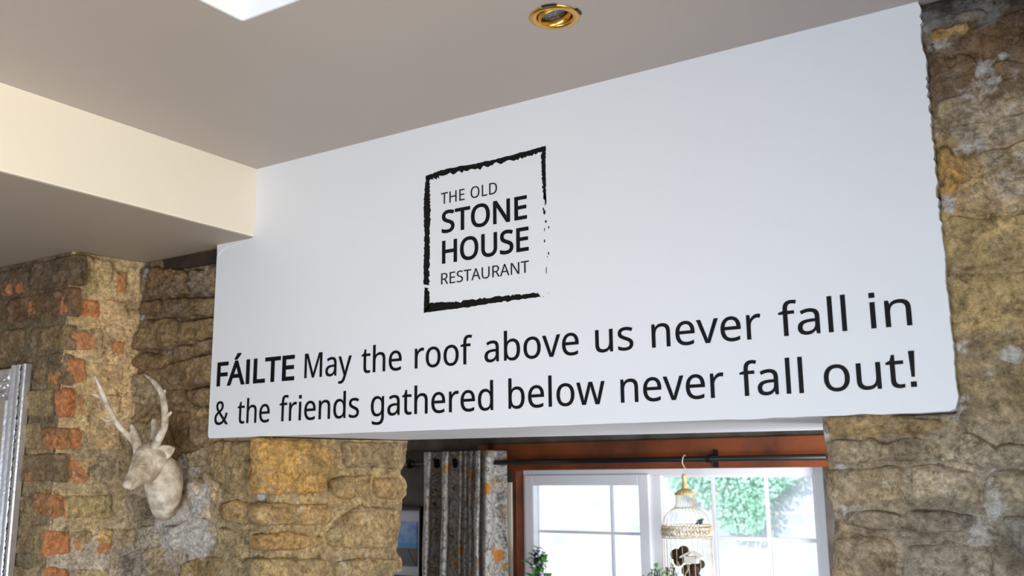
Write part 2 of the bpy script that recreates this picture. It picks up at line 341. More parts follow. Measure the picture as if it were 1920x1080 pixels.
def mortar(pl, u0, u1, v0, v1, step, amp, base=0, far=None):
    uf = u1 if callable(u1) else (lambda v, c_=u1: c_); u1 = uf(v0) if callable(u1) else u1
    nu = max(2, int((u1-u0)/step)); nv = max(2, int((v1-v0)/step)); V = []; F = []
    for j in range(nv+1):
        for i in range(nu+1):
            v = v0+(v1-v0)*j/nv; ua_ = u0+(.014*noise.noise(Vector((v*9, u0, 0)))+.004 if u0 == .006 else 0); u = ua_+(uf(v)-ua_)*i/nu; p = pl.pos(u, v)
            bb = base(u, v) if callable(base) else base; V.append(pl.pos(u, v, bb+amp*(fbm(p, 6)+.45*fbm(p+Vector((9, 3, 1)), 30, 3))))
    for j in range(nv):
        for i in range(nu): a = j*(nu+1)+i; F.append((a, a+1, a+nu+2, a+nu+1))
    return V, F
def wall(name, pls):
    V = []; F = []; idx = []
    for pl, *a in pls:
        v, f = mortar(pl, *a); k = len(V); V += v; F += [tuple(i+k for i in g) for g in f]; idx.append((pl, len(v)))
    o = mk(name, V, F, MASON, None, (0, 0, 0), True); struct(o)
    me = o.data; ca = me.color_attributes.new('Col', 'FLOAT_COLOR', 'POINT'); cm = me.color_attributes.new('Msk', 'FLOAT_COLOR', 'POINT'); A = []; M_ = []; k = 0
    for pl, n in idx:
        B = [b for b in BLOB.get(id(pl), []) if b[2] != 0 or pl is PD]
        for p in V[k:k+n]:
            c = anch(pl, p); A += [*c, 1]; m = [0, 0, 0]
            for q, r, ch, s in B:
                d = p-q
                if abs(d.z) > r: continue
                d = d.length/r
                if d < 1: m[ch] = max(m[ch], s*(1-d**3)*.95)
            M_ += [*m, 1]
        k += n
    ca.data.foreach_set('color', A); cm.data.foreach_set('color', M_)
    return o
def core(name, m, parent, boxes=(), prisms=()):
    b = MB()
    for x in boxes: b.box(*x)
    for poly, z0, z1 in prisms: b.prism(poly, z0, z1, lambda a, c_, d: (a, c_, d))
    o = b.build(name, m, parent, (0, 0, 0)); return o
CORE = mat('wall_core', (120, 100, 76), .9, bump=.5, bscale=20)
ZB = .75
JS = sorted((PJ.hit(*c8(x, y)).y, PJ.hit(*c8(x, y)).x) for x, y in ((1102, 60), (1096, 120), (1086, 200), (1080, 262), (1044, 318), (1042, 345), (1078, 385), (1090, 430), (1090, 490), (1058, 525), (1056, 590), (1044, 650), (1042, 720), (1020, 800), (1014, 870), (1004, 900), (1044, 950), (1052, 985), (1050, 1040), (1000, 1065), (988, 1090), (1000, 1200)))
def JU(v):
    if v <= JS[0][0]: return JS[0][1]
    for (a, ua), (b_, ub) in zip(JS, JS[1:]):
        if v <= b_: return ua+(ub-ua)*(v-a)/(b_-a)
    return JS[-1][1]
JC = min(u for v, u in JS)
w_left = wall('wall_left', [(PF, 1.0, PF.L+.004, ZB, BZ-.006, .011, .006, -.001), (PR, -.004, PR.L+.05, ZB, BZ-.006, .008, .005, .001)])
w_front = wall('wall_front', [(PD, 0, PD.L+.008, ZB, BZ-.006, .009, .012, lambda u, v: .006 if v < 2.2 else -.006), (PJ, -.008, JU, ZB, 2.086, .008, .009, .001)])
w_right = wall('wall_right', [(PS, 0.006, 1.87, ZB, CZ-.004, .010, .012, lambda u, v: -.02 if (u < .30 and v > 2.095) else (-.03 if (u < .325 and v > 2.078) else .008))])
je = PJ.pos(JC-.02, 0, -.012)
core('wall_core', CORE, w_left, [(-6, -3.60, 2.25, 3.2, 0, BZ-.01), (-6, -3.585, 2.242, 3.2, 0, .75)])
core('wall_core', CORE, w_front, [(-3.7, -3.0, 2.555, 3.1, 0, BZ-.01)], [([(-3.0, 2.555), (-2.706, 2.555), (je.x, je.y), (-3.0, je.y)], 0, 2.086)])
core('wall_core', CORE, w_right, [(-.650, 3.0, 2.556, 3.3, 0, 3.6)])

def chaikin(P, k=.22, it=2):
    for _ in range(it):
        Q = []
        for i in range(len(P)):
            a, b_ = P[i], P[(i+1) % len(P)]; Q += [a.lerp(b_, k), a.lerp(b_, 1-k)]
        P = Q
    return P
def round_poly(P, r0):
    out = []; n = len(P)
    for i in range(n):
        a, b_, c = P[i-1], P[i], P[(i+1) % n]; r1_ = min(r0, .38*(a-b_).length); r2_ = min(r0, .38*(c-b_).length)
        s_ = b_+(a-b_).normalized()*r1_; e = b_+(c-b_).normalized()*r2_
        for k in range(5): t = k/4; out.append(s_*(1-t)**2+b_*2*t*(1-t)+e*t*t)
    return out
def resample(P, step):
    D = [(P[(i+1) % len(P)]-P[i]).length for i in range(len(P))]; T = sum(D); n = max(28, min(110, int(T/step))); out = []; i = 0; acc = 0
    for k in range(n):
        t = T*k/n
        while acc+D[i] < t: acc += D[i]; i += 1
        out.append(P[i].lerp(P[(i+1) % len(P)], (t-acc)/max(D[i], 1e-9)))
    return out
def masonry_piece(name, pl, cr, pts, parent, H=.016, col=None, edge=.016, wob=.004, rough=1.0, orange=False, seed=0, back=.04, label=None, cornr=.2):
    P = [pl.hit(*cr(x, y), h=H) for x, y in pts]
    P = resample(round_poly(P, cornr*.11), .009)
    c = sum(P, Vector())/len(P); n = len(P)
    B = []
    for p in P:
        q = pl.pos(p.x, p.y); k = noise.noise(q*15+Vector((seed, 0, 0)))*wob*1.5+noise.noise(q*50)*wob*.7
        B.append(p+(p-c).normalized()*k)
    R = sum((p-c).length for p in B)/n; K = max(5, min(20, int(R/.009)))
    ts = [1-(1-i/K)**1.0 for i in range(K+1)][1:]
    V = []; UV = [(c, 9)]
    for t in ts:
        for p in B: UV.append((c+(p-c)*t, (1-t)*(p-c).length))
    tilt = (random.uniform(-.05, .05), random.uniform(-.06, .06))
    for q, d in UV:
        e = min(1, d/edge); h = H*(1-(1-e)**2.2)-.004*(1-e)
        w3 = pl.pos(q.x, q.y)
        h += rough*e**.5*(.0095*fbm(w3+Vector((seed, 0, 0)), 8, 3)+.006*abs(fbm(w3, 22, 3))+.003*fbm(w3, 60, 3))+((q.x-c.x)*tilt[0]+(q.y-c.y)*tilt[1])*e
        V.append(pl.pos(q.x, q.y, h))
    for p in B: V.append(pl.pos(p.x, p.y, -back))
    F = [(0, 1+(k+1) % n, 1+k)[::-1] for k in range(n)]
    for r in range(len(ts)):
        a = 1+r*n; b_ = a+n
        F += [(a+k, a+(k+1) % n, b_+(k+1) % n, b_+k)[::-1] for k in range(n)]
    area2 = sum(P[i].x*P[(i+1) % n].y-P[(i+1) % n].x*P[i].y for i in range(n))
    if area2 < 0: F = [f[::-1] for f in F]
    F = [f[::-1] for f in F]
    o = mk(name, V, F, MASON, parent, None, True)
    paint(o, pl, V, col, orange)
    if label: o['label'] = label
    return o
_n = [0]
def pieces(name, pl, cr, parent, L, **kw):
    for it in L:
        pts, col = it[0], it[1]; k = dict(kw)
        if len(it) > 2: k.update(it[2])
        _n[0] += 1; masonry_piece(name, pl, cr, pts, parent, col=col, seed=_n[0]*1.7, **k)

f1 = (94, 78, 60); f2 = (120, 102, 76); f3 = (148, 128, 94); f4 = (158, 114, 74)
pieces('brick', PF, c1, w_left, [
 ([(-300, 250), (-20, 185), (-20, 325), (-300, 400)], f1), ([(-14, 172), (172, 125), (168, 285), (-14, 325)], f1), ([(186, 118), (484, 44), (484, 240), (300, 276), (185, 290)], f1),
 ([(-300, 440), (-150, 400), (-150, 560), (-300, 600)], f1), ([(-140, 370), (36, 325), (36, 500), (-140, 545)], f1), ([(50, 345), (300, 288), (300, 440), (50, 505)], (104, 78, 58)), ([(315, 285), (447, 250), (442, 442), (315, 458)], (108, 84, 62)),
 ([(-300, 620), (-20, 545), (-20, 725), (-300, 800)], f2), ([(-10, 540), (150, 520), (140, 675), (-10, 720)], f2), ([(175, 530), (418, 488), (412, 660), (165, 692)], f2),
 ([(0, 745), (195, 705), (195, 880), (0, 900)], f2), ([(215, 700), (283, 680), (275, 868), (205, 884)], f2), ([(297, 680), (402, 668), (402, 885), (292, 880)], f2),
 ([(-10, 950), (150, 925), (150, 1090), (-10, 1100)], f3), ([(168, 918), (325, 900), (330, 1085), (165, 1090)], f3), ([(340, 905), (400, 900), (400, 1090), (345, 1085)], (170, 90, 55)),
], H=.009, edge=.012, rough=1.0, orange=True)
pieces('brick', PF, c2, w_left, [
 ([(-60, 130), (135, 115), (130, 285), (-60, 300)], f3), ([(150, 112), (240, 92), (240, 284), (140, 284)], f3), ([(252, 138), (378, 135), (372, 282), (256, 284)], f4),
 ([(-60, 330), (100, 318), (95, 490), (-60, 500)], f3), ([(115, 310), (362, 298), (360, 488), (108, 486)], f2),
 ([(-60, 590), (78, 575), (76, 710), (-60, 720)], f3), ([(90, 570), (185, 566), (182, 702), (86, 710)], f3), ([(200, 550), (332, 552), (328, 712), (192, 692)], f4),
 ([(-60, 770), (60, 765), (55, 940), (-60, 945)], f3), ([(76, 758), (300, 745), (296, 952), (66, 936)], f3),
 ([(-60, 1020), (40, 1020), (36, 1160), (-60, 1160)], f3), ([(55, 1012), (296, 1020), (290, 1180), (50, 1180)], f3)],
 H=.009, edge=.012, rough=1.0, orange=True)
r1 = (184, 156, 116); r2 = (192, 163, 120)
pieces('brick', PR, c1, w_left, [
 ([(476, 40), (725, 110), (712, 250), (476, 240)], (170, 148, 108), dict(rough=2.2)), ([(742, 150), (812, 168), (806, 302), (735, 302)], (168, 132, 90)),
 ([(440, 318), (640, 345), (645, 462), (438, 442)], (184, 120, 76)), ([(665, 330), (800, 360), (840, 470), (665, 470)], r1),
 ([(408, 538), (662, 520), (668, 668), (405, 660)], (160, 140, 108)), ([(706, 588), (802, 600), (782, 702), (698, 682)], (178, 140, 92)),
 ([(400, 715), (545, 715), (560, 880), (396, 880)], (190, 150, 100)), ([(570, 735), (790, 750), (780, 885), (575, 880)], r2, dict(H=.004)),
 ([(396, 925), (470, 925), (482, 1085), (396, 1080)], (190, 118, 72)), ([(495, 940), (780, 945), (770, 1075), (500, 1080)], r2, dict(H=.004))],
 H=.007, edge=.010, rough=.8, orange=True, cornr=.15)
pieces('brick', PR, c2, w_left, [
 ([(372, 135), (520, 140), (525, 285), (366, 285)], (196, 144, 92)), ([(540, 135), (780, 150), (770, 290), (540, 285)], r2, dict(H=.004)),
 ([(356, 335), (575, 335), (580, 490), (350, 490)], (190, 150, 102)), ([(595, 330), (780, 345), (760, 490), (600, 490)], (160, 142, 112), dict(H=.005)),
 ([(323, 575), (392, 580), (378, 716), (322, 716)], (200, 126, 78)), ([(402, 570), (722, 560), (722, 712), (396, 716)], (166, 146, 104)),
 ([(290, 790), (450, 790), (455, 945), (280, 962)], (190, 120, 76)), ([(465, 795), (590, 790), (575, 930), (465, 940)], (168, 146, 108)), ([(612, 778), (722, 778), (712, 956), (606, 956)], (180, 152, 102)),
 ([(292, 1020), (440, 1020), (440, 1180), (290, 1180)], (190, 126, 80)), ([(460, 1030), (700, 1030), (690, 1180), (460, 1180)], (170, 152, 118))],
 H=.007, edge=.010, rough=.8, orange=True, cornr=.15)

d1 = (108, 88, 62); d2 = (120, 98, 68); d3 = (132, 110, 78)
pieces('stone', PD, c3, w_front, [
 ([(108, 140), (162, 130), (152, 300), (120, 322)], (96, 80, 62)), ([(182, 130), (300, 150), (425, 170), (440, 330), (230, 352), (140, 340), (165, 200)], (104, 82, 58), dict(rough=2.4)),
 ([(430, 165), (560, 140), (640, 128), (628, 335), (450, 335)], (112, 98, 84), dict(rough=2.4)), ([(120, 368), (250, 358), (272, 440), (150, 482), (96, 470)], d1),
 ([(262, 362), (440, 350), (628, 345), (622, 485), (480, 470), (330, 492), (280, 440)], d1, dict(rough=2)),
 ([(112, 500), (322, 480), (352, 540), (312, 700), (150, 702), (45, 712), (48, 640)], d2, dict(rough=2, H=.026)),
 ([(372, 512), (500, 480), (615, 482), (612, 592), (480, 632), (375, 652), (335, 630)], d2, dict(H=.03)),
 ([(320, 692), (460, 655), (612, 620), (610, 708), (380, 782), (308, 752)], d1), ([(55, 765), (150, 708), (285, 758), (240, 832), (130, 852), (55, 820)], d2),
 ([(262, 808), (400, 770), (605, 722), (600, 930), (400, 952), (290, 946), (238, 880)], d2, dict(H=.03, rough=1.8)),
 ([(55, 862), (140, 870), (240, 960), (242, 1082), (60, 1085)], (150, 132, 104), dict(rough=2)), ([(300, 962), (412, 968), (420, 1075), (300, 1082)], d1), ([(430, 966), (600, 945), (600, 1080), (428, 1082)], d2, dict(rough=1.8))],
 H=.02, edge=.02, wob=.008)
pieces('stone', PD, c4, w_front, [
 ([(140, 150), (300, 142), (315, 290), (200, 305), (150, 240)], (136, 120, 94)), ([(372, 98), (470, 90), (482, 250), (405, 325), (362, 250)], d1), ([(484, 60), (620, 70), (620, 255), (505, 335), (480, 255)], d3, dict(rough=2.2)),
 ([(395, 350), (500, 340), (600, 300), (590, 430), (480, 470), (400, 430)], (140, 122, 92), dict(rough=2)),
 ([(610, 270), (730, 268), (838, 272), (830, 420), (790, 560), (720, 602), (630, 520), (600, 400)], (140, 118, 84), dict(rough=2.8, H=.03)),
 ([(842, 270), (935, 262), (930, 420), (908, 598), (868, 560), (835, 500)], (150, 96, 50), dict(rough=2.5, H=.022)),
 ([(650, 662), (740, 620), (905, 650), (910, 785), (780, 772), (668, 742)], (160, 132, 88), dict(H=.028)),
 ([(648, 792), (912, 800), (912, 945), (645, 942)], (150, 132, 98), dict(rough=2)), ([(545, 960), (712, 962), (705, 1120), (410, 1120), (430, 1000)], (146, 124, 86), dict(rough=2)), ([(728, 962), (915, 962), (915, 1120), (720, 1120)], (156, 138, 102), dict(rough=2)),
 ([(58, 790), (152, 798), (142, 905), (60, 930)], (166, 146, 112)), ([(48, 965), (200, 905), (225, 1110), (48, 1110)], (150, 138, 124), dict(rough=3)), ([(222, 905), (332, 885), (395, 1110), (250, 1110)], (156, 138, 110), dict(rough=3)),
 ([(128, 590), (250, 600), (290, 745), (140, 762)], (140, 124, 98), dict(rough=2)), ([(160, 780), (290, 765), (320, 870), (215, 895), (160, 870)], (160, 148, 128), dict(rough=2.4)),
 ([(310, 780), (480, 752), (612, 835), (595, 935), (405, 955)], (192, 180, 166), dict(rough=2.6)), ([(475, 485), (560, 525), (605, 650), (600, 760), (500, 740)], (188, 172, 150), dict(rough=2.6)),
 ([(560, 445), (660, 530), (630, 640), (600, 640), (575, 520)], (168, 146, 112), dict(rough=2.2))],
 H=.018, edge=.02, wob=.009)
j1 = (165, 139, 96)
pieces('stone', PJ, c8, w_front, [
 ([(40, 78), (430, 92), (602, 165), (592, 262), (545, 342), (535, 440), (542, 482), (300, 498), (20, 494), (40, 280)], (181, 141, 80), dict(H=.028, rough=1.5, label='large golden ochre stone', cornr=.16)),
 ([(630, 100), (870, 108), (1098, 112), (1084, 250), (1046, 318), (860, 298), (650, 305)], (153, 130, 94), dict(rough=1.8)),
 ([(552, 402), (620, 352), (842, 345), (848, 470), (700, 528), (590, 512)], (164, 136, 90), dict(H=.03)),
 ([(860, 366), (1040, 358), (1086, 402), (1088, 490), (1052, 522), (870, 522)], (162, 129, 85)),
 ([(5, 590), (60, 545), (560, 558), (580, 680), (520, 712), (60, 722), (5, 680)], (171, 139, 92), dict(H=.024)),
 ([(15, 790), (230, 748), (422, 790), (412, 882), (200, 906), (25, 902)], (171, 136, 84), dict(H=.022)),
 ([(437, 788), (507, 790), (492, 862), (440, 872)], j1), ([(640, 640), (780, 568), (1052, 590), (1056, 700), (1016, 882), (740, 892), (540, 862), (510, 785)], (162, 137, 96), dict(H=.024, rough=1.5)),
 ([(15, 960), (280, 945), (562, 962), (562, 1160), (8, 1160)], (169, 144, 101)), ([(580, 968), (800, 955), (1040, 955), (1052, 1030), (1000, 1064), (985, 1160), (580, 1160)], (158, 136, 97))],
 H=.018, edge=.02, wob=.006)
pieces('stone', PS, c5, w_right, [
 ([(60, 30), (300, -10), (700, -60), (700, 10), (430, 20), (90, 78)], (84, 72, 62)), ([(88, 84), (420, 22), (440, 80), (330, 112), (98, 130)], (140, 126, 110)), ([(88, 140), (330, 102), (342, 150), (200, 200), (90, 226)], (160, 128, 80)),
 ([(352, 112), (460, 60), (700, 10), (700, 240), (420, 292), (300, 262), (228, 205)], (102, 78, 56)), ([(100, 272), (290, 252), (382, 330), (332, 440), (200, 482), (115, 462)], (116, 94, 70), dict(rough=2.2)),
 ([(402, 308), (700, 270), (700, 430), (480, 482), (440, 400)], (118, 98, 76), dict(rough=2)), ([(140, 502), (350, 430), (455, 480), (402, 560), (250, 592), (150, 605)], (174, 154, 124)), ([(470, 495), (700, 450), (700, 530), (400, 582)], (168, 150, 122)),
 ([(150, 648), (350, 606), (700, 540), (700, 655), (420, 722), (250, 732)], (184, 166, 142)), ([(150, 700), (240, 752), (302, 860), (282, 962), (175, 1005), (160, 850)], (190, 146, 84), dict(rough=2)),
 ([(422, 752), (700, 680), (700, 770), (400, 812), (300, 800)], (166, 146, 112)), ([(422, 822), (700, 790), (700, 1000), (440, 1032), (382, 900)], (182, 162, 134), dict(rough=2)), ([(312, 900), (380, 910), (432, 1000), (440, 1040), (330, 1060), (284, 1000)], (168, 146, 110)),
 ([(176, 1020), (230, 1018), (234, 1062), (180, 1068)], (190, 182, 172))], H=.017, edge=.022, wob=.009, orange=True)
pieces('stone', PS, c6, w_right, [
 ([(180, 48), (400, 50), (700, 34), (700, 245), (420, 320), (300, 342), (192, 336)], (176, 151, 106)), ([(205, 365), (330, 350), (700, 318), (700, 605), (460, 650), (232, 694)], (182, 155, 108)),
 ([(258, 722), (400, 690), (700, 640), (700, 1060), (430, 1052), (275, 965)], (164, 144, 110), dict(rough=1.8))], H=.017, edge=.022, wob=.009, orange=True)
z1 = (158, 140, 112)
pieces('stone', PS, c7, w_right, [
 ([(50, 58), (430, 52), (700, 68), (872, 96), (872, 150), (700, 200), (300, 212), (62, 196)], (158, 134, 94), dict(rough=1.6)), ([(72, 212), (300, 200), (850, 202), (872, 340), (600, 352), (150, 384), (78, 335)], (154, 138, 112)),
 ([(66, 400), (560, 378), (602, 620), (440, 638), (330, 645), (112, 664)], (166, 148, 120)), ([(604, 378), (800, 352), (1050, 400), (1062, 632), (860, 632), (622, 612)], (178, 160, 132)),
 ([(1080, 442), (1200, 380), (1500, 400), (1500, 660), (1200, 682), (1080, 622)], (160, 146, 122)), ([(170, 672), (500, 655), (860, 655), (1100, 705), (1050, 802), (640, 832), (400, 792), (172, 762)], (140, 128, 110)),
 ([(118, 822), (380, 802), (540, 862), (562, 1180), (112, 1180)], (156, 140, 116)), ([(562, 882), (1000, 852), (1182, 922), (1200, 1180), (572, 1180)], (152, 140, 122), dict(rough=1.8)), ([(1202, 700), (1500, 690), (1500, 1100), (1240, 905)], (142, 134, 122)),
 ([(920, 130), (1150, 222), (1500, 252), (1500, 372), (1080, 422), (884, 330)], (154, 140, 118))], H=.022, edge=.026, wob=.009, orange=True)

# the masonry carries on past the edges of the view
rx = random.Random(31)
ident = lambda x, y: (x, y)
def course_fill(name, pl, par, u0, u1, z1, z0, hh, ww, H, rough=1.6, edge=.02, wob=.008, gap=.012):
    z = z1
    while z > z0+.05:
        h_ = rx.uniform(*hh); u = u0-rx.uniform(0, ww[0]) if u0 < 0 else u0
        while u < u1-.04:
            w_ = rx.uniform(*ww); e = min(u+w_, u1); j = lambda: rx.uniform(-.008, .008) if name == 'stone' else 0
            P = [(u+gap+j(), z-gap+j()), (e-gap+j(), z-gap+j()), (e-gap+j(), z-h_+gap+j()), (u+gap+j(), z-h_+gap+j())]
            saved = pl.hit; pl.hit = lambda a, b_, h=0: Vector((a, b_, 0)); _n[0] += 1
            masonry_piece(name, pl, ident, P, par, H=H, rough=rough, edge=edge, wob=wob, seed=_n[0]*1.7, orange=False); pl.hit = saved; u = e
        z -= h_
xr = PS.hit(1985, 540).x
course_fill('stone', PS, w_right, xr, 1.86, CZ-.02, 1.70, (.13, .20), (.24, .42), .018)
zr = PS.hit(*c7(600, 1185)).y
course_fill('stone', PS, w_right, .01, 1.86, zr, .78, (.13, .19), (.24, .42), .02)
zd = PD.hit(*c4(500, 1122)).y-.01
course_fill('stone', PD, w_front, .05, PD.L-.01, zd, .78, (.11, .16), (.18, .32), .018)
zj = PJ.hit(*c8(300, 1165)).y-.01
course_fill('stone', PJ, w_front, .0, JC, zj, .78, (.11, .16), (.18, .32), .018)
zf = PF.hit(*c2(150, 1185)).y-.005
course_fill('brick', PF, w_left, PF.L-1.35, PF.L+.004, zf, .78, (.078, .082), (.20, .24), .009, 1.0, .012, .003, .006)
course_fill('brick', PR, w_left, -.004, PR.L-.02, PR.hit(*c2(500, 1185)).y-.005, .78, (.078, .082), (.12, .2), .007, .8, .012, .003, .006)

# old timber end over the rubble
p = [PD.hit(*c3(x, y), h=.01) for x, y in [(262, 98), (640, 24), (640, 118), (420, 150), (330, 162), (272, 150)]]
b = MB(); b.prism([(q.x, q.y) for q in p], -.03, .006, lambda a, c_, d: PD.pos(a, c_, d)); o = b.build('old_lintel', DARKWOOD, w_front, bevel=.003)

# ------------------------------------------------------------------ white lintel wall
rs = random.Random(4)
def zl(px, py): return at(px, py, 2.5)
pl = []
BL = zl(390, 822); BR = zl(1797, 771); TR = zl(1723, 5); TL = zl(482, 316)
pl.append((BL.x, BL.z+.006)); pl.append((BL.x+.006, BL.z))
for i in range(1, 60):
    t = i/60; x = BL.x+(BR.x-BL.x)*t
    pl.append((x, BL.z+(BR.z-BL.z)*t+(.0006 if t < .8 else .0022)*rs.uniform(-1, 1)))
pl += [(BR.x-.02, BR.z+.001), (BR.x-.006, BR.z+.006), (BR.x-.001, BR.z+.02)]
z = BR.z+.03
while z < CZ+.02:
    k = .0012 if z < BR.z+.45 else .0032
    pl.append((BR.x+.002+k*rs.uniform(-1, 1)+.003*noise.noise(Vector((z*14, 0, 0))), z)); z += rs.uniform(.003, .014)
pl += [(BX, CZ+.02), (BX, BZ+.003), (-3.011, BZ+.003)]
z = BZ
while z > BL.z+.03:
    z -= .04; pl.append((-3.009+.0006*rs.uniform(-1, 1), z))
b = MB(); b.prism(pl, 2.5, 2.60, lambda a, c_, d: (a, d, c_))
w_lint = struct(b.build('wall_upper', WHITE, bevel=.0015))
sz = zl(1000, 798).z+.001
b = MB(); b.prism([(-3.0, 2.59), (-.60, 2.59), (-.60, 3.56), (-1.0, 3.545), (-2.56, 3.197), (-3.0, 3.197)], sz, 3.6, lambda a, c_, d: (a, c_, d))
struct(b.build('wall_lintel', WHITE))
# raised seam of filler near the top left corner
b = MB(); b.tube(smooth_path([zl(407, 482), zl(421, 465), zl(445, 456), zl(472, 447)], 5), .0022, 6); struct(b.build('trim_2', WHITE, smooth=True))

# ------------------------------------------------------------------ rear room
YW = 5.0
b = MB(); wl0 = at(978, 884, YW+.12); wr0 = at(1537, 880, YW+.12)
x0, x1 = at(962, 900, YW).x, wr0.x+.05; zt = at(1250, 877, YW).z
b.box(-6, x0, YW, YW+.2, 0, 3.6); b.box(x1, 3, YW, YW+.2, 0, 3.6); b.box(x0, x1, YW, YW+.2, 0, .95); b.box(x0, x1, YW, YW+.2, zt, 3.6)
struct(b.build('wall_rear', mat('dark_rubble', (96, 88, 80), .85, bump=1, bscale=9, col2=(62, 52, 44), vscale=5)))
slab_box('ceiling_rear', -6, 3, 3.2, YW, 2.75, 2.85, mat('rear_ceiling_paint', (170, 160, 150), .7))
slab_box('wall_rear_left', -6.1, -5.6, 3.2, YW, 0, 2.8, DULL)
# timber lintel and timber jamb of the rear window
tz0 = at(1250, 879, YW-.03).z; tz1 = at(1250, 824, YW-.03).z
tx0 = at(897, 850, YW-.03).x
b = MB(); b.box(tx0, x1+.4, YW-.035, YW+.10, tz0, tz1-.0); struct(b.build('trim_3', TIMBER, bevel=.004))
b = MB(); b.box(tx0-.62, tx0-.004, YW-.02, YW+.05, tz0+.03, tz1-.03); struct(b.build('trim_4', DARKWOOD, bevel=.004))
jx0 = at(962, 1000, YW-.01).x; jx1 = at(979, 1000, YW-.01).x
b = MB(); b.box(jx0, at(969, 1000, YW-.012).x, YW-.012, YW+.11, .95, tz0); struct(b.build('trim_5', TIMBER, bevel=.003))
b = MB(); b.box(at(930, 1000, YW-.01).x, jx0-.002, YW-.018, YW+.11, .95, tz0-.07); struct(b.build('trim_6', mat('cream_gloss_paint', (236, 226, 205), .4), bevel=.003))

# window: outer frame, opening sash on the left, fixed light on the right
YF = YW+.08
W = Plane((-4, YF), (1, YF))
def wx(px, py=1000): return at(px, py, YF).x
def wz(px, py): return at(px, py, YF).z
fx0 = wx(979); fx1 = at(1541, 1000, YF).x; ftz = wz(1250, 877); fbz = 1.0; fmid0 = wx(1216); fmid1 = wx(1238)
win = thing('window_2', 'x', 'window', (fx0, YF, fbz)); del win['label']; del win['category']; struct(win)
def frame(name, xa, xb, za, zb, t, y0, y1, m, par, tb=None):
    tb = t if tb is None else tb; b = MB()
    b.box(xa, xa+t, y0, y1, za, zb); b.box(xb-t, xb, y0, y1, za, zb); b.box(xa+t, xb-t, y0, y1, zb-t, zb); b.box(xa+t, xb-t, y0, y1, za, za+tb)
    return b.build(name, m, par, bevel=.004)
frame('window_frame', fx0, fx1+.03, fbz, ftz, .045, YF-.01, YF+.07, UPVC, win)
b = MB(); b.box(fmid0+.02, fmid1+.02, YF-.012, YF+.07, fbz+.04, ftz-.04); b.build('mullion', UPVC, win, bevel=.004)
sx0 = fx0+.04; sx1 = fmid0+.022; sash = frame('sash', sx0, sx1, fbz+.04, ftz-.035, .062, YF-.03, YF+.05, UPVC, win)
GL = bpy.data.materials.new('window_glass'); GL.use_nodes = True; nt = GL.node_tree; nt.nodes.clear()
out = nt.nodes.new('ShaderNodeOutputMaterial'); tr = nt.nodes.new('ShaderNodeBsdfTransparent'); tr.inputs[0].default_value = (.95, .98, 1, 1)
gl = nt.nodes.new('ShaderNodeBsdfGlossy'); gl.inputs['Roughness'].default_value = .02; fr = nt.nodes.new('ShaderNodeFresnel'); mx = nt.nodes.new('ShaderNodeMixShader')
nt.links.new(fr.outputs[0], mx.inputs[0]); nt.links.new(tr.outputs[0], mx.inputs[1]); nt.links.new(gl.outputs[0], mx.inputs[2]); nt.links.new(mx.outputs[0], out.inputs[0])
def pane(xa, xb, za, zb, y, par):
    b = MB(); b.box(xa, xb, y, y+.012, za, zb); return b.build('pane', GL, par)
pane(sx0+.058, sx1-.058, fbz+.1, ftz-.095, YF+.02, win); pane(fmid1+.036, fx1-.012, fbz+.04, ftz-.043, YF+.03, win)
frame('glazing_bead', fmid1+.012, fx1-.012, fbz+.03, ftz-.036, .02, YF, YF+.045, UPVC, win)
def bar(px0, py0, px1, py1, y, t=.010):
    a = at(px0, py0, y); c_ = at(px1, py1, y); b = MB()
    if abs(a.x-c_.x) < .1 or px0 == px1: b.box(a.x-t, a.x+t, y-.006, y+.016, fbz+.06, ftz-.05)
    else: b.box(min(a.x, c_.x), max(a.x, c_.x), y-.0065, y+.0155, a.z-t, a.z+t)
    b.build('glazing_bar', UPVC, win, bevel=.002)
yb = YF+.03
bar(1336, 900, 1336, 1080, yb+.002); bar(1436, 900, 1436, 1080, yb+.002); bar(1247, 1006, 1536, 1010, yb+.002); bar(1146, 910, 1146, 1080, yb-.008, .008); bar(1011, 996, 1209, 1000, yb-.008, .008)

# ------------------------------------------------------------------ outside
slab_box('ground', -16, 8, 5.5, 30, -.25, -.05, mat('pale_gravel', (190, 186, 178), .9, bump=.5, bscale=8, var=.15, vscale=2))
def brickmat():
    m = bpy.data.materials.new('pale_outdoor_stone'); m.use_nodes = True; nt = m.node_tree; b = nt.nodes['Principled BSDF']
    tc = nd(nt, 'ShaderNodeTexCoord').outputs['Object']; mp = nd(nt, 'ShaderNodeMapping'); nt.links.new(tc, mp.inputs[0]); mp.inputs['Rotation'].default_value = (math.pi/2, 0, 0)
    br = nd(nt, 'ShaderNodeTexBrick'); nt.links.new(mp.outputs[0], br.inputs[0]); br.inputs['Scale'].default_value = 1.6
    br.inputs['Color1'].default_value = (*lin((214, 216, 218)), 1); br.inputs['Color2'].default_value = (*lin((184, 190, 198)), 1); br.inputs['Mortar'].default_value = (*lin((215, 212, 205)), 1)
    c = mixn(nt, rampn(nt, noisen(nt, tc, 3, 6), .4, .65, 0, .6), br.outputs[0], lin((214, 214, 214))); nt.links.new(c, b.inputs['Base Color']); b.inputs['Roughness'].default_value = .9
    return m
OUT = brickmat()
hb = MB(); hb.box(-14, -1.0, 11.35, 16.0, -.1, 3.6); hb.prism([(-14.2, 3.6), (-.8, 3.6), (-2.0, 5.0), (-13, 5.0)], 11.25, 16.1, lambda a, c_, d: (a, d, c_))
o = hb.build('outbuilding', OUT); tag(o, 'pale stone building outside, beyond the rear window', 'building')
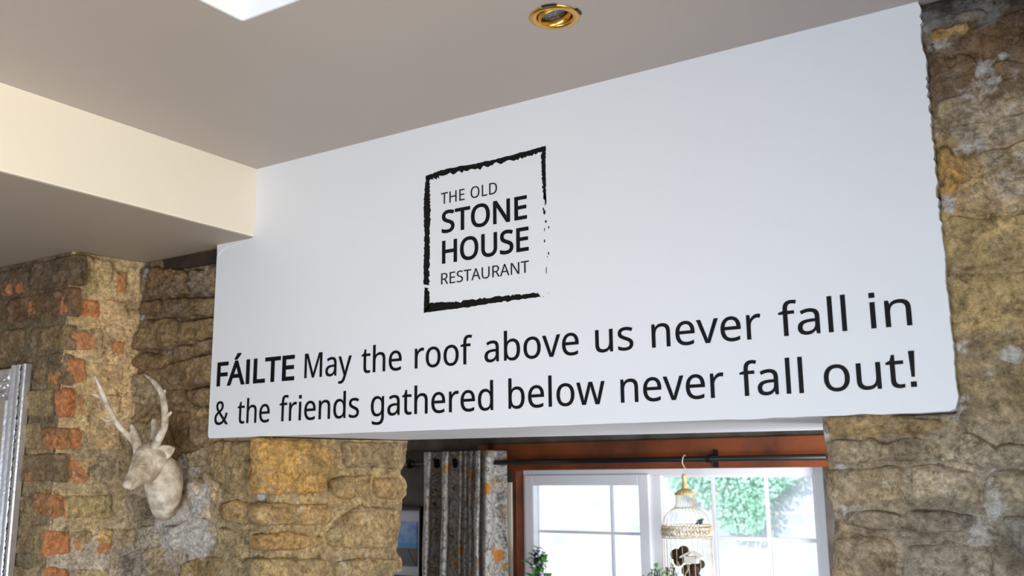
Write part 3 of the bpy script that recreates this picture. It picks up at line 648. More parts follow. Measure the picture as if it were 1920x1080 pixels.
# ivy over the outside wall
v = []; f = []
ri = random.Random(11)
IV = [(-4.95, 1.80), (-4.6, 1.62), (-4.31, 1.45), (-4.22, 1.20), (-3.9, 1.16), (-3.70, 1.33), (-3.58, 1.6), (-3.3, 1.9), (-3.0, 2.6), (-3.1, 3.5), (-5.4, 3.5)]
def ivy_in(x, z):
    x += .08*noise.noise(Vector((x*3, 5, z*3))); z += .08*noise.noise(Vector((x*3, 9, z*3))); c_ = False
    for k in range(len(IV)):
        (xa, za), (xb, zb) = IV[k], IV[k-1]
        if (za > z) != (zb > z) and x < (xb-xa)*(z-za)/(zb-za)+xa: c_ = not c_
    return c_
cnt = 0
while cnt < 13000:
    x = ri.uniform(-5.5, -2.9); z = ri.uniform(1.1, 3.5)
    if not ivy_in(x, z): continue
    cnt += 1; s = ri.uniform(.013, .027); y = 11.29-ri.uniform(0, .16); M = Matrix.Rotation(ri.uniform(-.9, .9), 3, 'X') @ Matrix.Rotation(ri.uniform(-.9, .9), 3, 'Z') @ Matrix.Rotation(ri.uniform(0, 6.28), 3, 'Y')
    k = len(v); v += [Vector((x, y, z))+M @ Vector(q)*s for q in ((0, 0, -1), (.8, 0, -.1), (.45, -.15, .8), (-.45, -.15, .8), (-.8, 0, -.1))]; f.append((k, k+1, k+2, k+3, k+4))
o = mk('ivy', v, f, mat('ivy_leaf', (212, 236, 220), .6, col2=(168, 218, 188), vscale=4)); tag(o, 'green ivy covering the stone wall outside the window', 'ivy', kind='stuff')

# ------------------------------------------------------------------ lettering
GLYPHS = r'''{"!":[216,[[137,298,131,161,115,161,100,161,85,161,78,298,72,435,65,573,94,573,122,573,151,573,144,435],[58,24,58,43,58,63,63,77,72,85,82,93,94,97,107,97,121,97,132,93,142,85,152,77,157,63,157,43,157,24,152,10,142,2,132,-7,121,-11,107,-11,94,-11,82,-7,72,2,63,10]]],"&":[587,[[213,581,244,581,273,581,297,576,318,567,339,557,354,543,366,524,377,506,383,484,383,458,383,424,372,396,350,372,328,349,301,327,268,308,319,258,371,209,423,159,437,175,448,194,457,216,466,238,473,261,479,286,503,286,526,286,550,286,542,252,531,220,518,191,505,161,489,136,468,114,507,76,546,38,585,0,554,0,522,0,490,0,467,22,443,45,420,67,404,52,386,39,366,28,347,17,326,8,303,2,279,-5,253,-8,223,-8,186,-8,154,-2,127,10,100,22,79,40,65,63,50,87,43,115,43,149,43,176,47,200,57,220,67,240,82,257,100,273,119,288,141,303,166,318,155,330,144,344,133,358,122,372,114,387,107,403,100,419,96,437,96,456,96,482,102,505,114,524,126,542,143,557,165,567,187,576],[264,219,209,273,189,262,173,251,159,239,146,228,135,215,128,201,120,187,116,171,116,152,116,122,126,99,146,81,166,63,192,55,225,55,260,55,289,60,314,71,338,83,359,96,375,111,320,165],[263,524,241,524,219,524,201,518,186,506,172,494,165,478,165,457,165,438,170,420,180,404,191,387,205,369,225,350,256,368,279,385,292,401,306,418,313,437,313,458,313,477,306,493,294,505,281,518]]],"A":[512,[[462,0,437,0,414,59,391,118,368,177,292,177,217,177,141,177,118,118,96,59,73,0,49,0,24,0,0,0,75,192,149,383,224,575,245,575,267,575,289,575,363,383,437,192,512,0,487,0],[304,357,282,415,281,419,278,427,274,438,271,449,267,461,263,473,260,485,257,494,255,500,252,490,250,479,247,468,244,457,241,447,238,438,235,429,232,421,230,415,209,357,187,299,165,241,226,241,286,241,346,241,325,299]]],"D":[585,[[536,353,536,292,536,228,525,174,501,131,477,87,443,55,399,33,354,11,300,0,237,0,184,0,131,0,78,0,78,191,78,382,78,573,137,573,195,573,254,573,312,573,362,562,404,540,446,519,479,488,502,446,525,405],[460,214,460,289,460,340,452,382,435,415,418,447,394,471,361,487,329,503,290,511,244,511,213,511,181,511,150,511,150,361,150,211,150,62,176,62,202,62,228,62,305,62,363,81,402,119,441,157]]],"E":[446,[[398,21,398,0,291,0,184,0,78,0,78,191,78,382,78,573,184,573,291,573,398,573,398,551,398,530,398,509,315,509,233,509,150,509,150,450,150,390,150,330,228,330,306,330,383,330,383,310,383,289,383,268,306,268,228,268,150,268,150,200,150,132,150,63,233,63,315,63,398,63,398,42]]],"F":[416,[[150,81,150,0,126,0,102,0,78,0,78,191,78,382,78,573,184,573,291,573,398,573,398,551,398,530,398,509,315,509,233,509,150,509,150,442,150,374,150,306,227,306,305,306,383,306,383,285,383,264,383,243,305,243,227,243,150,243,150,162]]],"H":[594,[[516,191,516,0,492,0,468,0,443,0,443,89,443,178,443,267,346,267,248,267,150,267,150,178,150,89,150,0,126,0,102,0,78,0,78,191,78,382,78,573,102,573,126,573,150,573,150,492,150,411,150,330,248,330,346,330,443,330,443,411,443,492,443,573,468,573,492,573,516,573,516,382]]],"I":[272,[[239,14,239,0,170,0,101,0,32,0,32,14,32,28,32,42,55,47,77,52,99,57,99,210,99,362,99,515,77,520,55,526,32,531,32,545,32,559,32,573,101,573,170,573,239,573,239,559,239,545,239,531,217,526,194,520,172,515,172,362,172,210,172,57,194,52,217,47,239,42,239,28]]],"L":[420,[[185,0,78,0,78,191,78,382,78,573,102,573,126,573,150,573,150,403,150,234,150,64,233,64,317,64,400,64,400,43,400,21,400,0,293,0]]],"M":[727,[[350,0,330,0,268,167,205,335,142,502,141,502,140,502,139,502,140,491,141,478,142,461,142,445,143,426,144,407,144,387,144,368,144,347,144,231,144,116,144,0,122,0,100,0,78,0,78,191,78,382,78,573,113,573,149,573,184,573,243,416,302,260,361,103,362,103,363,103,364,103,424,260,484,416,544,573,579,573,614,573,650,573,650,382,650,191,650,0,626,0,602,0,578,0,578,117,578,235,578,352,578,371,578,389,579,408,580,426,580,444,581,460,582,476,583,490,584,501,583,501,582,501,581,501,517,334,453,167,390,0,370,0]]],"N":[609,[[532,191,532,0,504,0,476,0,447,0,345,159,243,317,141,476,140,476,139,476,138,476,139,463,140,449,141,432,142,415,142,397,143,378,144,359,144,340,144,320,144,213,144,107,144,0,122,0,100,0,78,0,78,191,78,382,78,573,106,573,133,573,161,573,263,415,365,257,467,99,468,99,469,99,470,99,469,107,469,120,468,137,467,154,466,173,466,193,465,214,464,232,464,249,464,357,464,465,464,573,487,573,509,573,532,573,532,382]]],"O":[626,[[577,346,577,287,577,243,572,202,561,166,549,130,533,99,510,73,488,47,461,27,428,13,395,-1,357,-8,314,-8,269,-8,230,-1,196,13,163,27,136,47,114,73,92,99,76,130,65,167,54,203,49,244,49,288,49,347,59,398,78,442,97,486,126,520,166,545,205,569,254,581,314,581,372,581,420,569,459,545,498,521,527,486,547,442,567,398],[125,335,125,287,125,239,132,198,145,163,159,128,179,101,207,83,235,64,271,55,314,55,357,55,392,64,420,83,447,101,468,128,481,163,495,198,501,239,501,287,501,359,486,416,456,457,426,498,379,518,314,518,271,518,235,509,207,490,179,472,159,445,145,411,132,377]]],"R":[499,[[183,573,236,573,283,573,323,567,353,555,384,543,407,524,422,500,437,476,444,446,444,410,444,379,439,354,427,334,416,313,402,297,385,285,367,273,349,264,330,257,382,171,434,86,487,0,459,0,431,0,403,0,356,79,310,158,264,237,226,237,188,237,150,237,150,158,150,79,150,0,126,0,102,0,78,0,78,191,78,382,78,573,130,573],[263,510,232,510,204,510,177,510,150,510,150,439,150,368,150,298,179,298,207,298,236,298,282,298,316,307,338,325,359,344,370,371,370,407,370,432,365,452,355,467,345,482,330,493,310,500,289,507]]],"S":[440,[[403,183,403,153,403,119,394,90,378,66,361,42,337,24,307,11,276,-2,240,-8,198,-8,177,-8,156,-7,137,-5,117,-3,99,0,83,4,67,8,53,13,41,19,41,42,41,65,41,88,60,80,84,72,113,65,141,58,171,55,201,55,230,55,253,58,273,66,292,73,306,84,316,98,326,112,330,128,330,147,330,165,326,181,318,194,310,207,297,219,277,230,258,241,230,252,196,265,171,274,150,283,131,294,113,304,97,316,85,330,73,343,63,358,57,375,51,392,48,412,48,435,48,465,56,491,71,513,87,534,108,551,136,563,163,575,195,581,231,581,262,581,291,578,318,572,344,566,368,558,389,549,381,528,374,507,366,487,347,495,325,503,302,508,279,514,254,517,229,517,205,517,185,514,169,507,153,500,141,490,133,478,125,465,121,450,121,434,121,415,125,399,133,386,141,373,154,361,172,351,191,341,215,330,246,318,280,306,308,293,332,279,355,265,372,248,385,228,397,208]]],"T":[446,[[259,170,259,0,235,0,211,0,187,0,187,170,187,339,187,509,127,509,68,509,8,509,8,530,8,551,8,573,151,573,294,573,437,573,437,551,437,530,437,509,378,509,318,509,259,509,259,339]]],"U":[586,[[513,326,513,202,513,163,505,127,489,95,473,63,449,38,416,20,383,1,341,-8,290,-8,219,-8,165,11,128,50,91,89,72,140,72,204,72,327,72,450,72,573,96,573,120,573,144,573,144,449,144,325,144,201,144,155,157,119,182,93,206,67,244,55,294,55,329,55,357,61,379,73,401,86,416,103,427,126,437,148,442,173,442,202,442,326,442,449,442,573,466,573,489,573,513,573,513,449]]],"a":[450,[[203,437,231,437,283,437,322,426,347,403,372,380,385,343,385,293,385,195,385,98,385,0,368,0,351,0,334,0,329,20,325,41,320,61,319,61,318,61,317,61,304,45,292,32,279,22,266,12,251,4,234,-1,217,-6,196,-8,172,-8,147,-8,124,-3,103,6,82,15,66,29,55,48,43,67,37,91,37,119,37,162,54,195,87,219,121,242,173,254,243,257,267,257,292,258,316,259,316,268,316,276,316,285,316,321,308,345,293,359,277,373,255,380,227,380,204,380,183,377,163,370,142,363,123,356,106,347,99,365,91,383,84,400,103,410,125,419,151,426,176,433],[273,209,252,208,198,206,161,197,141,182,120,167,110,146,110,119,110,95,117,77,132,66,147,55,165,49,188,49,225,49,255,59,279,79,303,99,315,130,315,172,315,184,315,197,315,210,294,209]]],"b":[493,[[139,511,139,461,139,443,138,426,138,410,137,394,136,382,135,373,136,373,137,373,139,373,151,391,168,406,189,419,211,431,238,437,272,437,325,437,368,418,401,381,433,344,449,289,449,215,449,166,442,125,427,91,412,58,392,33,365,17,338,0,307,-8,272,-8,238,-8,211,-2,189,10,168,23,151,37,139,55,137,55,135,55,133,55,128,36,123,18,119,0,102,0,85,0,68,0,68,203,68,406,68,609,92,609,115,609,139,609,139,560],[299,379,260,379,229,379,205,373,188,361,170,350,157,332,150,308,142,285,139,254,139,217,139,216,139,215,139,214,139,161,147,121,165,93,182,65,214,51,261,51,300,51,329,65,348,93,367,121,376,162,376,216,376,270,367,310,348,338,329,365]]],"d":[493,[[243,-8,221,-8,167,-8,124,11,92,48,60,85,44,140,44,214,44,288,60,344,93,381,125,419,168,438,221,438,244,438,263,435,280,429,296,424,311,416,323,407,335,397,346,386,354,374,356,374,358,374,359,374,359,381,358,392,356,405,355,419,354,430,354,438,354,495,354,552,354,609,378,609,401,609,425,609,425,406,425,203,425,0,406,0,387,0,368,0,365,19,361,38,358,58,357,58,356,58,354,58,346,45,335,34,323,24,311,15,296,7,279,1,263,-5],[193,51,232,51,277,51,309,63,328,88,346,113,355,150,355,200,355,205,355,209,355,213,355,267,346,308,329,336,311,365,279,379,231,379,193,379,165,364,146,334,127,304,117,263,117,213,117,161,127,121,146,93,165,65]]],"e":[452,[[196,438,234,438,271,438,303,430,329,414,356,398,376,375,390,346,404,317,411,283,411,244,411,230,411,215,411,201,313,201,215,201,117,201,118,153,131,116,154,90,178,65,211,52,254,52,281,52,306,55,327,60,348,65,370,72,392,82,392,61,392,41,392,20,370,10,349,3,327,-1,306,-6,280,-8,251,-8,210,-8,174,0,143,17,112,33,88,58,70,91,53,124,44,164,44,212,44,259,52,299,68,333,84,366,106,392,134,411,163,429],[257,380,233,380,200,380,173,369,154,348,134,326,122,296,119,257,192,257,265,257,338,257,338,282,334,303,326,322,319,340,308,354,292,364,277,375]]],"f":[276,[[266,393,266,375,230,375,194,375,158,375,158,250,158,125,158,0,134,0,111,0,87,0,87,125,87,250,87,375,62,375,37,375,12,375,12,386,12,397,12,408,37,416,62,424,87,432,87,441,87,449,87,457,87,494,93,524,104,547,115,570,131,587,152,597,172,608,198,613,227,613,244,613,260,612,274,609,288,606,300,603,310,599,304,581,298,562,292,544,283,546,273,549,262,552,251,554,240,556,228,556,204,556,187,548,175,532,164,516,158,492,158,458,158,449,158,439,158,430,194,430,230,430,266,430,266,412]]],"g":[493,[[165,438,221,438,249,438,274,433,297,422,320,411,339,395,355,373,357,373,358,373,359,373,362,392,366,411,369,430,388,430,406,430,425,430,425,284,425,138,425,-7,425,-48,418,-82,404,-109,390,-137,369,-158,341,-172,312,-186,276,-192,233,-192,202,-192,173,-190,147,-186,121,-181,98,-174,78,-165,78,-144,78,-122,78,-100,98,-111,122,-119,149,-125,176,-131,206,-134,237,-134,273,-134,302,-123,324,-101,345,-80,355,-50,355,-13,355,-7,355,-2,355,4,355,10,356,20,356,32,357,44,357,52,358,57,357,57,356,57,354,57,339,35,321,19,299,8,277,-3,251,-8,221,-8,166,-8,122,11,91,51,60,90,44,144,44,214,44,283,60,337,91,377,122,418],[259,379,230,379,206,379,186,372,169,359,152,346,139,328,130,303,121,279,117,249,117,213,117,160,127,120,146,92,166,64,194,50,232,50,254,50,272,53,288,58,303,64,316,73,326,85,337,97,344,112,349,131,354,149,356,172,356,197,356,203,356,209,356,214,356,253,352,285,343,309,334,333,320,350,302,362,283,373]]],"h":[496,[[139,490,139,431,139,420,138,410,138,399,137,389,136,379,135,370,136,370,138,370,140,370,149,385,160,398,174,407,188,417,203,424,221,429,238,435,255,437,273,437,308,437,337,432,360,421,384,410,401,393,413,370,425,347,431,317,431,280,431,187,431,93,431,0,407,0,384,0,361,0,361,92,361,183,361,275,361,310,353,336,338,353,322,370,298,379,265,379,233,379,207,372,189,360,171,348,158,331,150,308,143,284,139,256,139,222,139,148,139,74,139,0,115,0,92,0,68,0,68,203,68,406,68,609,92,609,115,609,139,609,139,550]]],"i":[207,[[115,430,139,430,139,287,139,143,139,0,115,0,92,0,68,0,68,143,68,287,68,430,92,430],[92,591,104,591,115,591,124,587,133,580,141,573,145,562,145,546,145,531,141,520,133,512,124,505,115,501,104,501,92,501,83,505,75,512,67,520,63,531,63,546,63,562,67,573,75,580,83,587]]],"l":[207,[[139,203,139,0,115,0,92,0,68,0,68,203,68,406,68,609,92,609,115,609,139,609,139,406]]],"n":[496,[[257,438,275,438,326,438,365,425,391,401,418,376,431,335,431,280,431,187,431,93,431,0,407,0,384,0,361,0,361,92,361,183,361,275,361,310,353,336,338,353,322,370,298,379,265,379,217,379,184,365,166,338,148,312,139,273,139,223,139,149,139,74,139,0,115,0,92,0,68,0,68,143,68,287,68,430,87,430,106,430,125,430,129,410,132,391,136,371,137,371,138,371,140,371,149,386,161,399,175,409,189,418,205,426,222,431,239,435]]],"o":[485,[[442,263,442,216,442,180,437,148,428,121,418,93,405,70,388,51,370,31,349,17,324,7,300,-3,272,-8,241,-8,213,-8,187,-3,163,7,139,17,118,31,100,51,83,70,69,93,59,121,49,148,44,180,44,216,44,263,52,304,68,336,84,369,107,394,137,412,167,429,203,438,244,438,283,438,317,429,347,412,377,394,400,369,417,336,433,304],[117,267,117,216,117,182,121,153,130,128,139,103,153,84,172,71,190,57,214,51,243,51,272,51,296,57,314,71,333,84,347,103,356,128,364,153,369,182,369,216,369,250,364,279,355,303,346,327,332,346,314,359,296,372,272,379,242,379,198,379,167,364,147,335,127,306]]],"r":[331,[[249,438,269,438,277,438,285,437,295,437,304,436,312,435,319,433,316,411,313,390,310,368,303,370,296,371,287,372,279,373,271,374,264,374,247,374,231,370,217,363,202,356,188,347,176,334,165,321,155,306,149,289,142,271,139,251,139,229,139,153,139,76,139,0,115,0,92,0,68,0,68,143,68,287,68,430,87,430,107,430,126,430,129,404,131,377,134,351,135,351,136,351,137,351,146,367,157,382,170,395,183,408,198,418,214,426,231,434]]],"s":[384,[[348,142,348,119,348,91,341,68,327,49,313,30,294,16,268,6,242,-3,212,-8,176,-8,146,-8,121,-6,99,-1,77,4,58,11,42,19,42,41,42,62,42,83,59,75,80,67,104,60,128,53,153,49,178,49,214,49,240,55,256,66,272,78,280,93,280,112,280,123,277,133,271,141,265,150,255,158,239,167,224,175,202,185,174,196,146,206,122,217,103,228,83,238,68,251,57,266,46,281,41,300,41,324,41,360,56,388,85,408,115,428,154,438,202,438,228,438,253,435,275,430,298,425,319,418,339,409,331,390,323,372,315,353,297,360,278,367,258,372,238,377,218,380,197,380,168,380,146,375,131,366,116,357,108,344,108,328,108,316,112,306,119,298,126,290,137,282,154,274,170,266,191,256,219,246,246,236,269,226,289,215,308,204,323,191,333,176,343,161]]],"t":[289,[[192,50,212,50,222,50,233,51,245,53,256,54,265,56,272,59,272,41,272,23,272,5,264,1,254,-2,240,-4,226,-7,213,-8,200,-8,177,-8,157,-4,138,4,119,11,103,25,91,44,80,63,74,90,74,125,74,209,74,292,74,375,53,375,33,375,13,375,13,387,13,398,13,409,33,418,54,428,75,437,84,468,93,498,103,528,117,528,130,528,144,528,144,496,144,463,144,430,186,430,227,430,269,430,269,412,269,393,269,375,227,375,186,375,144,375,144,292,144,210,144,127,144,101,151,81,163,69,176,56]]],"u":[496,[[404,430,427,430,427,287,427,143,427,0,408,0,389,0,370,0,366,19,363,38,359,57,358,57,357,57,356,57,347,42,335,30,321,20,306,10,291,3,273,-1,256,-6,238,-8,220,-8,186,-8,157,-3,134,8,110,19,93,36,81,59,69,82,63,112,63,148,63,242,63,336,63,430,87,430,111,430,135,430,135,338,135,245,135,153,135,119,142,93,158,76,173,59,198,51,230,51,262,51,287,57,306,69,324,81,337,98,345,121,353,145,357,173,357,206,357,281,357,355,357,430,380,430]]],"v":[407,[[190,0,163,0,109,143,54,287,0,430,25,430,50,430,75,430,106,345,136,261,167,176,171,165,176,152,180,137,185,123,190,109,193,96,197,83,200,72,201,63,202,63,203,63,204,63,207,72,210,83,214,96,218,110,222,123,227,138,232,152,237,165,241,176,271,261,302,345,332,430,357,430,382,430,407,430,353,287,298,143,244,0,217,0]]],"w":[630,[[370,162,346,243,342,254,339,265,336,276,333,287,330,298,328,308,325,317,323,327,321,335,319,344,317,351,316,357,315,357,314,357,313,357,312,351,310,344,308,335,306,327,304,317,302,307,300,297,297,286,294,275,291,265,288,253,284,242,258,162,233,81,207,1,180,1,153,1,127,1,87,144,48,287,9,431,33,431,57,431,82,431,102,354,121,278,141,201,145,186,149,170,153,154,157,139,160,124,163,109,166,95,168,83,169,73,170,73,171,73,172,73,174,79,176,87,178,97,180,107,182,117,185,128,187,138,190,149,193,160,196,170,199,180,201,188,227,269,252,350,277,431,303,431,329,431,354,431,379,350,404,269,428,188,432,176,436,163,440,149,444,135,447,122,451,109,454,96,456,84,457,74,458,74,459,74,460,74,461,83,463,94,466,108,469,121,473,136,477,153,481,169,485,185,489,201,509,278,529,354,549,431,573,431,597,431,621,431,582,287,542,144,502,1,474,1,447,1,419,1,395,82]]],"y":[409,[[59,286,1,430,26,430,51,430,76,430,107,348,138,267,169,185,175,171,179,157,184,144,189,130,193,117,196,105,200,92,203,80,205,68,206,68,207,68,209,68,212,82,217,99,224,121,231,142,238,164,245,186,275,267,304,349,333,430,358,430,384,430,409,430,347,267,285,104,224,-59,214,-86,202,-109,188,-130,174,-150,158,-165,138,-176,119,-187,95,-192,67,-192,55,-192,43,-192,34,-190,24,-189,16,-188,9,-186,9,-167,9,-149,9,-130,15,-131,22,-132,30,-133,38,-134,47,-135,56,-135,73,-135,87,-132,99,-126,111,-119,121,-111,130,-99,138,-88,146,-74,152,-59,159,-40,167,-21,174,-2,116,142]]],"Á":[512,[[462,0,437,0,414,59,391,118,368,177,292,177,217,177,141,177,118,118,96,59,73,0,49,0,24,0,0,0,75,192,149,383,224,575,245,575,267,575,289,575,363,383,437,192,512,0,487,0],[304,357,282,415,281,419,278,427,274,438,271,449,267,461,263,473,260,485,257,494,255,500,252,490,250,479,247,468,244,457,241,447,238,438,235,429,232,421,230,415,209,357,187,299,165,241,226,241,286,241,346,241,325,299],[374,752,374,749,369,742,362,732,353,722,344,711,334,700,323,688,312,677,301,666,290,656,279,645,269,636,259,629,244,629,228,629,213,629,213,632,213,635,213,638,221,648,229,661,239,674,248,688,257,703,266,717,275,732,283,745,289,757,317,757,345,757,374,757,374,754]]]}'''
G = json.loads(GLYPHS)
def glyph_mesh(ch, off, cache={}):
    if (ch, off) in cache: return cache[(ch, off)]
    cu = bpy.data.curves.new('glyph', 'CURVE'); cu.dimensions = '2D'; cu.fill_mode = 'BOTH'; cu.resolution_u = 4; cu.offset = off/1000; cu.extrude = .001
    spl = G[ch][1] if ch != 'I' else [[78, 191, 78, 0, 102, 0, 126, 0, 150, 0, 150, 191, 150, 382, 150, 573, 126, 573, 102, 573, 78, 573, 78, 382]]
    if ch in 'i!':                      # these letters have square dots
        q = []
        for P in spl:
            xs, ys = P[2::6], P[3::6]
            if max(ys)-min(ys) < 170:
                cx_ = (max(xs)+min(xs))/2; h_ = 41; y0_ = (max(ys)+min(ys))/2-h_; y1_ = y0_+2*h_; A_ = [(cx_-h_, y0_), (cx_-h_, y1_), (cx_+h_, y1_), (cx_+h_, y0_)]
                P = []
                for k in range(4):
                    a, b0, c0 = A_[k-1], A_[k], A_[(k+1) % 4]; P += [(a[0]+2*b0[0])/3, (a[1]+2*b0[1])/3, *b0, (c0[0]+2*b0[0])/3, (c0[1]+2*b0[1])/3]
            q.append(P)
        spl = q
    for P in spl:
        sp = cu.splines.new('BEZIER'); n = len(P)//6; sp.bezier_points.add(n-1); sp.use_cyclic_u = True
        for i in range(n):
            q = [v/1000 for v in P[i*6:i*6+6]]; bp = sp.bezier_points[i]; bp.handle_left_type = bp.handle_right_type = 'FREE'
            bp.handle_left = (q[0], q[1], 0); bp.co = (q[2], q[3], 0); bp.handle_right = (q[4], q[5], 0)
    t = bpy.data.objects.new('glyph', cu); C.objects.link(t); bpy.context.view_layer.update()
    me = bpy.data.meshes.new_from_object(t.evaluated_get(bpy.context.evaluated_depsgraph_get())); bpy.data.objects.remove(t); bpy.data.curves.remove(cu)
    me.materials.clear(); me.materials.append(VINYL); me.name = 'letter'
    for v in me.vertices: v.co = Vector((v.co.x, -v.co.z, v.co.y))    # stand upright, front to -Y
    me.flip_normals() if False else None
    xs = [v.co.x for v in me.vertices]; cache[(ch, off)] = (me, min(xs), max(xs)); return cache[(ch, off)]
def word(par, txt, xa, xb, z, s, off=0, track=0):
    x = 0; L = []
    for ch in txt:
        if ch == ' ': x += .26; continue
        me, a, b_ = glyph_mesh(ch, off); L.append((ch, me, x)); adv = G[ch][0]/1000 if ch != 'I' else .228
        last = x+b_; 
        if len(L) == 1: first = x+a
        x += adv+track
    k = (xb-xa)/(last-first)
    for ch, me, x in L:
        o = bpy.data.objects.new('letter', me); C.objects.link(o); o.parent = par
        o.location = Vector((xa+(x-first)*k, 2.4992, z))-par.location; o.scale = (k, 1, s)
t = thing('wall_quotation', 'two-line black quotation in large letters along the lower white wall', 'lettering', (-2.947, 2.4992, 2.14))
s = .088/.573
E0 = 1.95
for w_, a, b_ in (('FÁILTE', -2.9469, -2.5321), ('May', -2.4804, -2.2558), ('the', -2.2094, -2.0325), ('roof', -1.9758, -1.7436), ('above', -1.6952, -1.3561), ('us', -1.3, -1.1774), ('never', -1.119, -.8019), ('fall', -.7531, -.5792), ('in', -.5212, -.4237)):
    f_ = 2.5/2.48; z = E0+(.3394+(a+2.945)/2.52*.0069)*f_
    word(t, w_, a*f_, b_*f_, z, s*f_, 17 if w_ == 'FÁILTE' else 1)
for w_, a, b_ in (('&', -2.9494, -2.8726), ('the', -2.8219, -2.6516), ('friends', -2.6005, -2.2174), ('gathered', -2.1634, -1.6638), ('below', -1.6064, -1.2735), ('never', -1.2223, -.913), ('fall', -.8678, -.6992), ('out!', -.6464, -.4255)):
    f_ = 2.5/2.48; word(t, w_, a*f_, b_*f_, E0+(.1906+(a+2.95)/2.52*.0046)*f_, s*f_, 1)
t = thing('restaurant_logo', 'square black restaurant logo with rough brushed border on the white wall', 'logo', (-1.945, 2.4992, 2.48))
f_ = 2.5/2.48
word(t, 'THE OLD', -1.8700*f_, -1.6440*f_, E0+.8885*f_, .0392/.573*f_, -4, .02)
word(t, 'STONE', -1.8665*f_, -1.5310*f_, E0+.7890*f_, .0735/.573*f_, 14)
word(t, 'HOUSE', -1.8645*f_, -1.5262*f_, E0+.6850*f_, .0740/.573*f_, 14)
word(t, 'RESTAURANT', -1.8676*f_, -1.5262*f_, E0+.6130*f_, .0382/.573*f_, -4)
rl = random.Random(21)
b = MB()
cl = crop(760, 250, 3)
def LP(x, y): p = at(*cl(x, y), 2.4992); return (p.x, p.z)
def strip(outer, inner, jo=1.5, ji=4.0, n=46, z=0, tooth=.25):
    """ragged brush stroke between an outer and an inner line"""
    def lerpl(L, t):
        k = t*(len(L)-1); i = min(int(k), len(L)-2); return L[i][0]+(L[i+1][0]-L[i][0])*(k-i), L[i][1]+(L[i+1][1]-L[i][1])*(k-i)
    O = []; I = []
    for i in range(n+1):
        t = i/n; o_ = lerpl(outer, t); q = lerpl(inner, t); d = Vector((q[0]-o_[0], q[1]-o_[1])); d.normalize()
        a = rl.gauss(0, jo); c_ = rl.gauss(0, ji)+(rl.uniform(-9, 3) if rl.random() < tooth else 0)
        if i in (0, n): a = c_ = 0
        O.append(LP(o_[0]+d.x*a, o_[1]+d.y*a)); I.append(LP(q[0]+d.x*c_, q[1]+d.y*c_))
    v = [(x, 2.4988, z_) for x, z_ in O]+[(x, 2.4988, z_) for x, z_ in I]+[(x, 2.5005, z_) for x, z_ in O]+[(x, 2.5005, z_) for x, z_ in I]; m = n+1
    f = []
    for i in range(n): f += [(i, i+1, m+i+1, m+i), (2*m+i, 3*m+i, 3*m+i+1, 2*m+i+1), (i, 2*m+i, 2*m+i+1, i+1), (m+i, m+i+1, 3*m+i+1, 3*m+i)]
    b.add(v, f)
strip([(114, 240), (200, 208), (420, 165), (640, 112), (790, 70)], [(134, 264), (210, 238), (430, 192), (640, 142), (764, 108)], 1.6, 4.5, 70, tooth=.35)
strip([(116, 238), (103, 380), (108, 600), (103, 850)], [(134, 255), (140, 380), (138, 600), (135, 855)], 2.0, 2.6, 70, tooth=.12)
strip([(108, 866), (104, 1008)], [(132, 872), (138, 985)], 1.2, 2.0, 14, tooth=.1)
strip([(104, 1010), (300, 985), (540, 948), (762, 920)], [(138, 955), (300, 945), (540, 915), (745, 897)], 2.2, 2.8, 60, tooth=.15)
strip([(790, 70), (788, 160), (790, 290), (793, 395)], [(764, 100), (766, 180), (768, 290), (780, 360)], 1.4, 3.5, 34, tooth=.4)
b.build('border', VINYL, t)
b = MB()
def fleck(x, y, rx, ry):
    n = 7; P = [LP(x+rx*math.cos(6.283*k/n)*rl.uniform(.5, 1.2), y+ry*math.sin(6.283*k/n)*rl.uniform(.6, 1.2)) for k in range(n)]
    b.prism(P, 2.4988, 2.5005, lambda a, c_, d: (a, d, c_))
for x, y, rx, ry in ((782, 350, 8, 28), (788, 385, 5, 22), (776, 425, 4, 10), (781, 444, 9, 14), (790, 495, 6, 8), (806, 528, 3, 9), (783, 540, 2, 10), (783, 605, 4, 10), (805, 675, 3, 10), (799, 694, 3, 4), (793, 768, 2, 22), (805, 898, 2, 3), (777, 920, 3, 2)): fleck(x, y, rx, ry)
o = b.build('border_flecks', VINYL, t); o['kind'] = 'stuff'

# ------------------------------------------------------------------ recessed spotlight
lc = Vector((-1.169, 2.047, CZ))
dl = thing('recessed_spotlight', 'polished brass recessed spotlight with tilted lamp in the ceiling', 'spotlight', lc)
n_ = 56
b = MB(); b.lathe([(.0475, .012), (.0475, -.001), (.050, -.005), (.060, -.0065), (.066, -.004), (.068, 0), (.068, .002)], lc, n=n_); b.build('trim_ring', BRASS, dl, smooth=True)
ax = Vector((.22, .10, -1)).normalized(); cc = lc+Vector((0, 0, .001))
b = MB(); b.lathe([(.0440, -.022), (.0445, .004), (.0425, .0065), (.0400, .005), (.0375, -.003), (.0365, -.018)], cc, ax, n_); b.build('gimbal_ring', BRASS, dl, smooth=True)
b = MB(); b.lathe([(.0565, .001), (.0565, .035), (.0005, .035)], lc, n=n_); b.build('housing', BLACK, dl)
b = MB()
prf = [(.0325, -.0085), (.0290, -.0105), (.0190, -.0160), (.0080, -.0190), (.0005, -.0140)]
b.lathe(prf, cc, ax, 16); b.build('reflector', mat('lamp_reflector', (226, 230, 240), .35, .5, bump=1, bscale=150, col2=(158, 162, 176), vscale=70), dl)
b = MB(); b.lathe([(.0326, -.0080), (.0005, -.0070)], cc, ax, n_); b.build('lamp_glass', GL, dl, smooth=True)
b = MB(); b.lathe([(.0370, -.0130), (.0345, -.0115), (.0328, -.0075), (.0325, -.0085)], cc, ax, n_); b.build('lamp_rim', BLACK, dl)
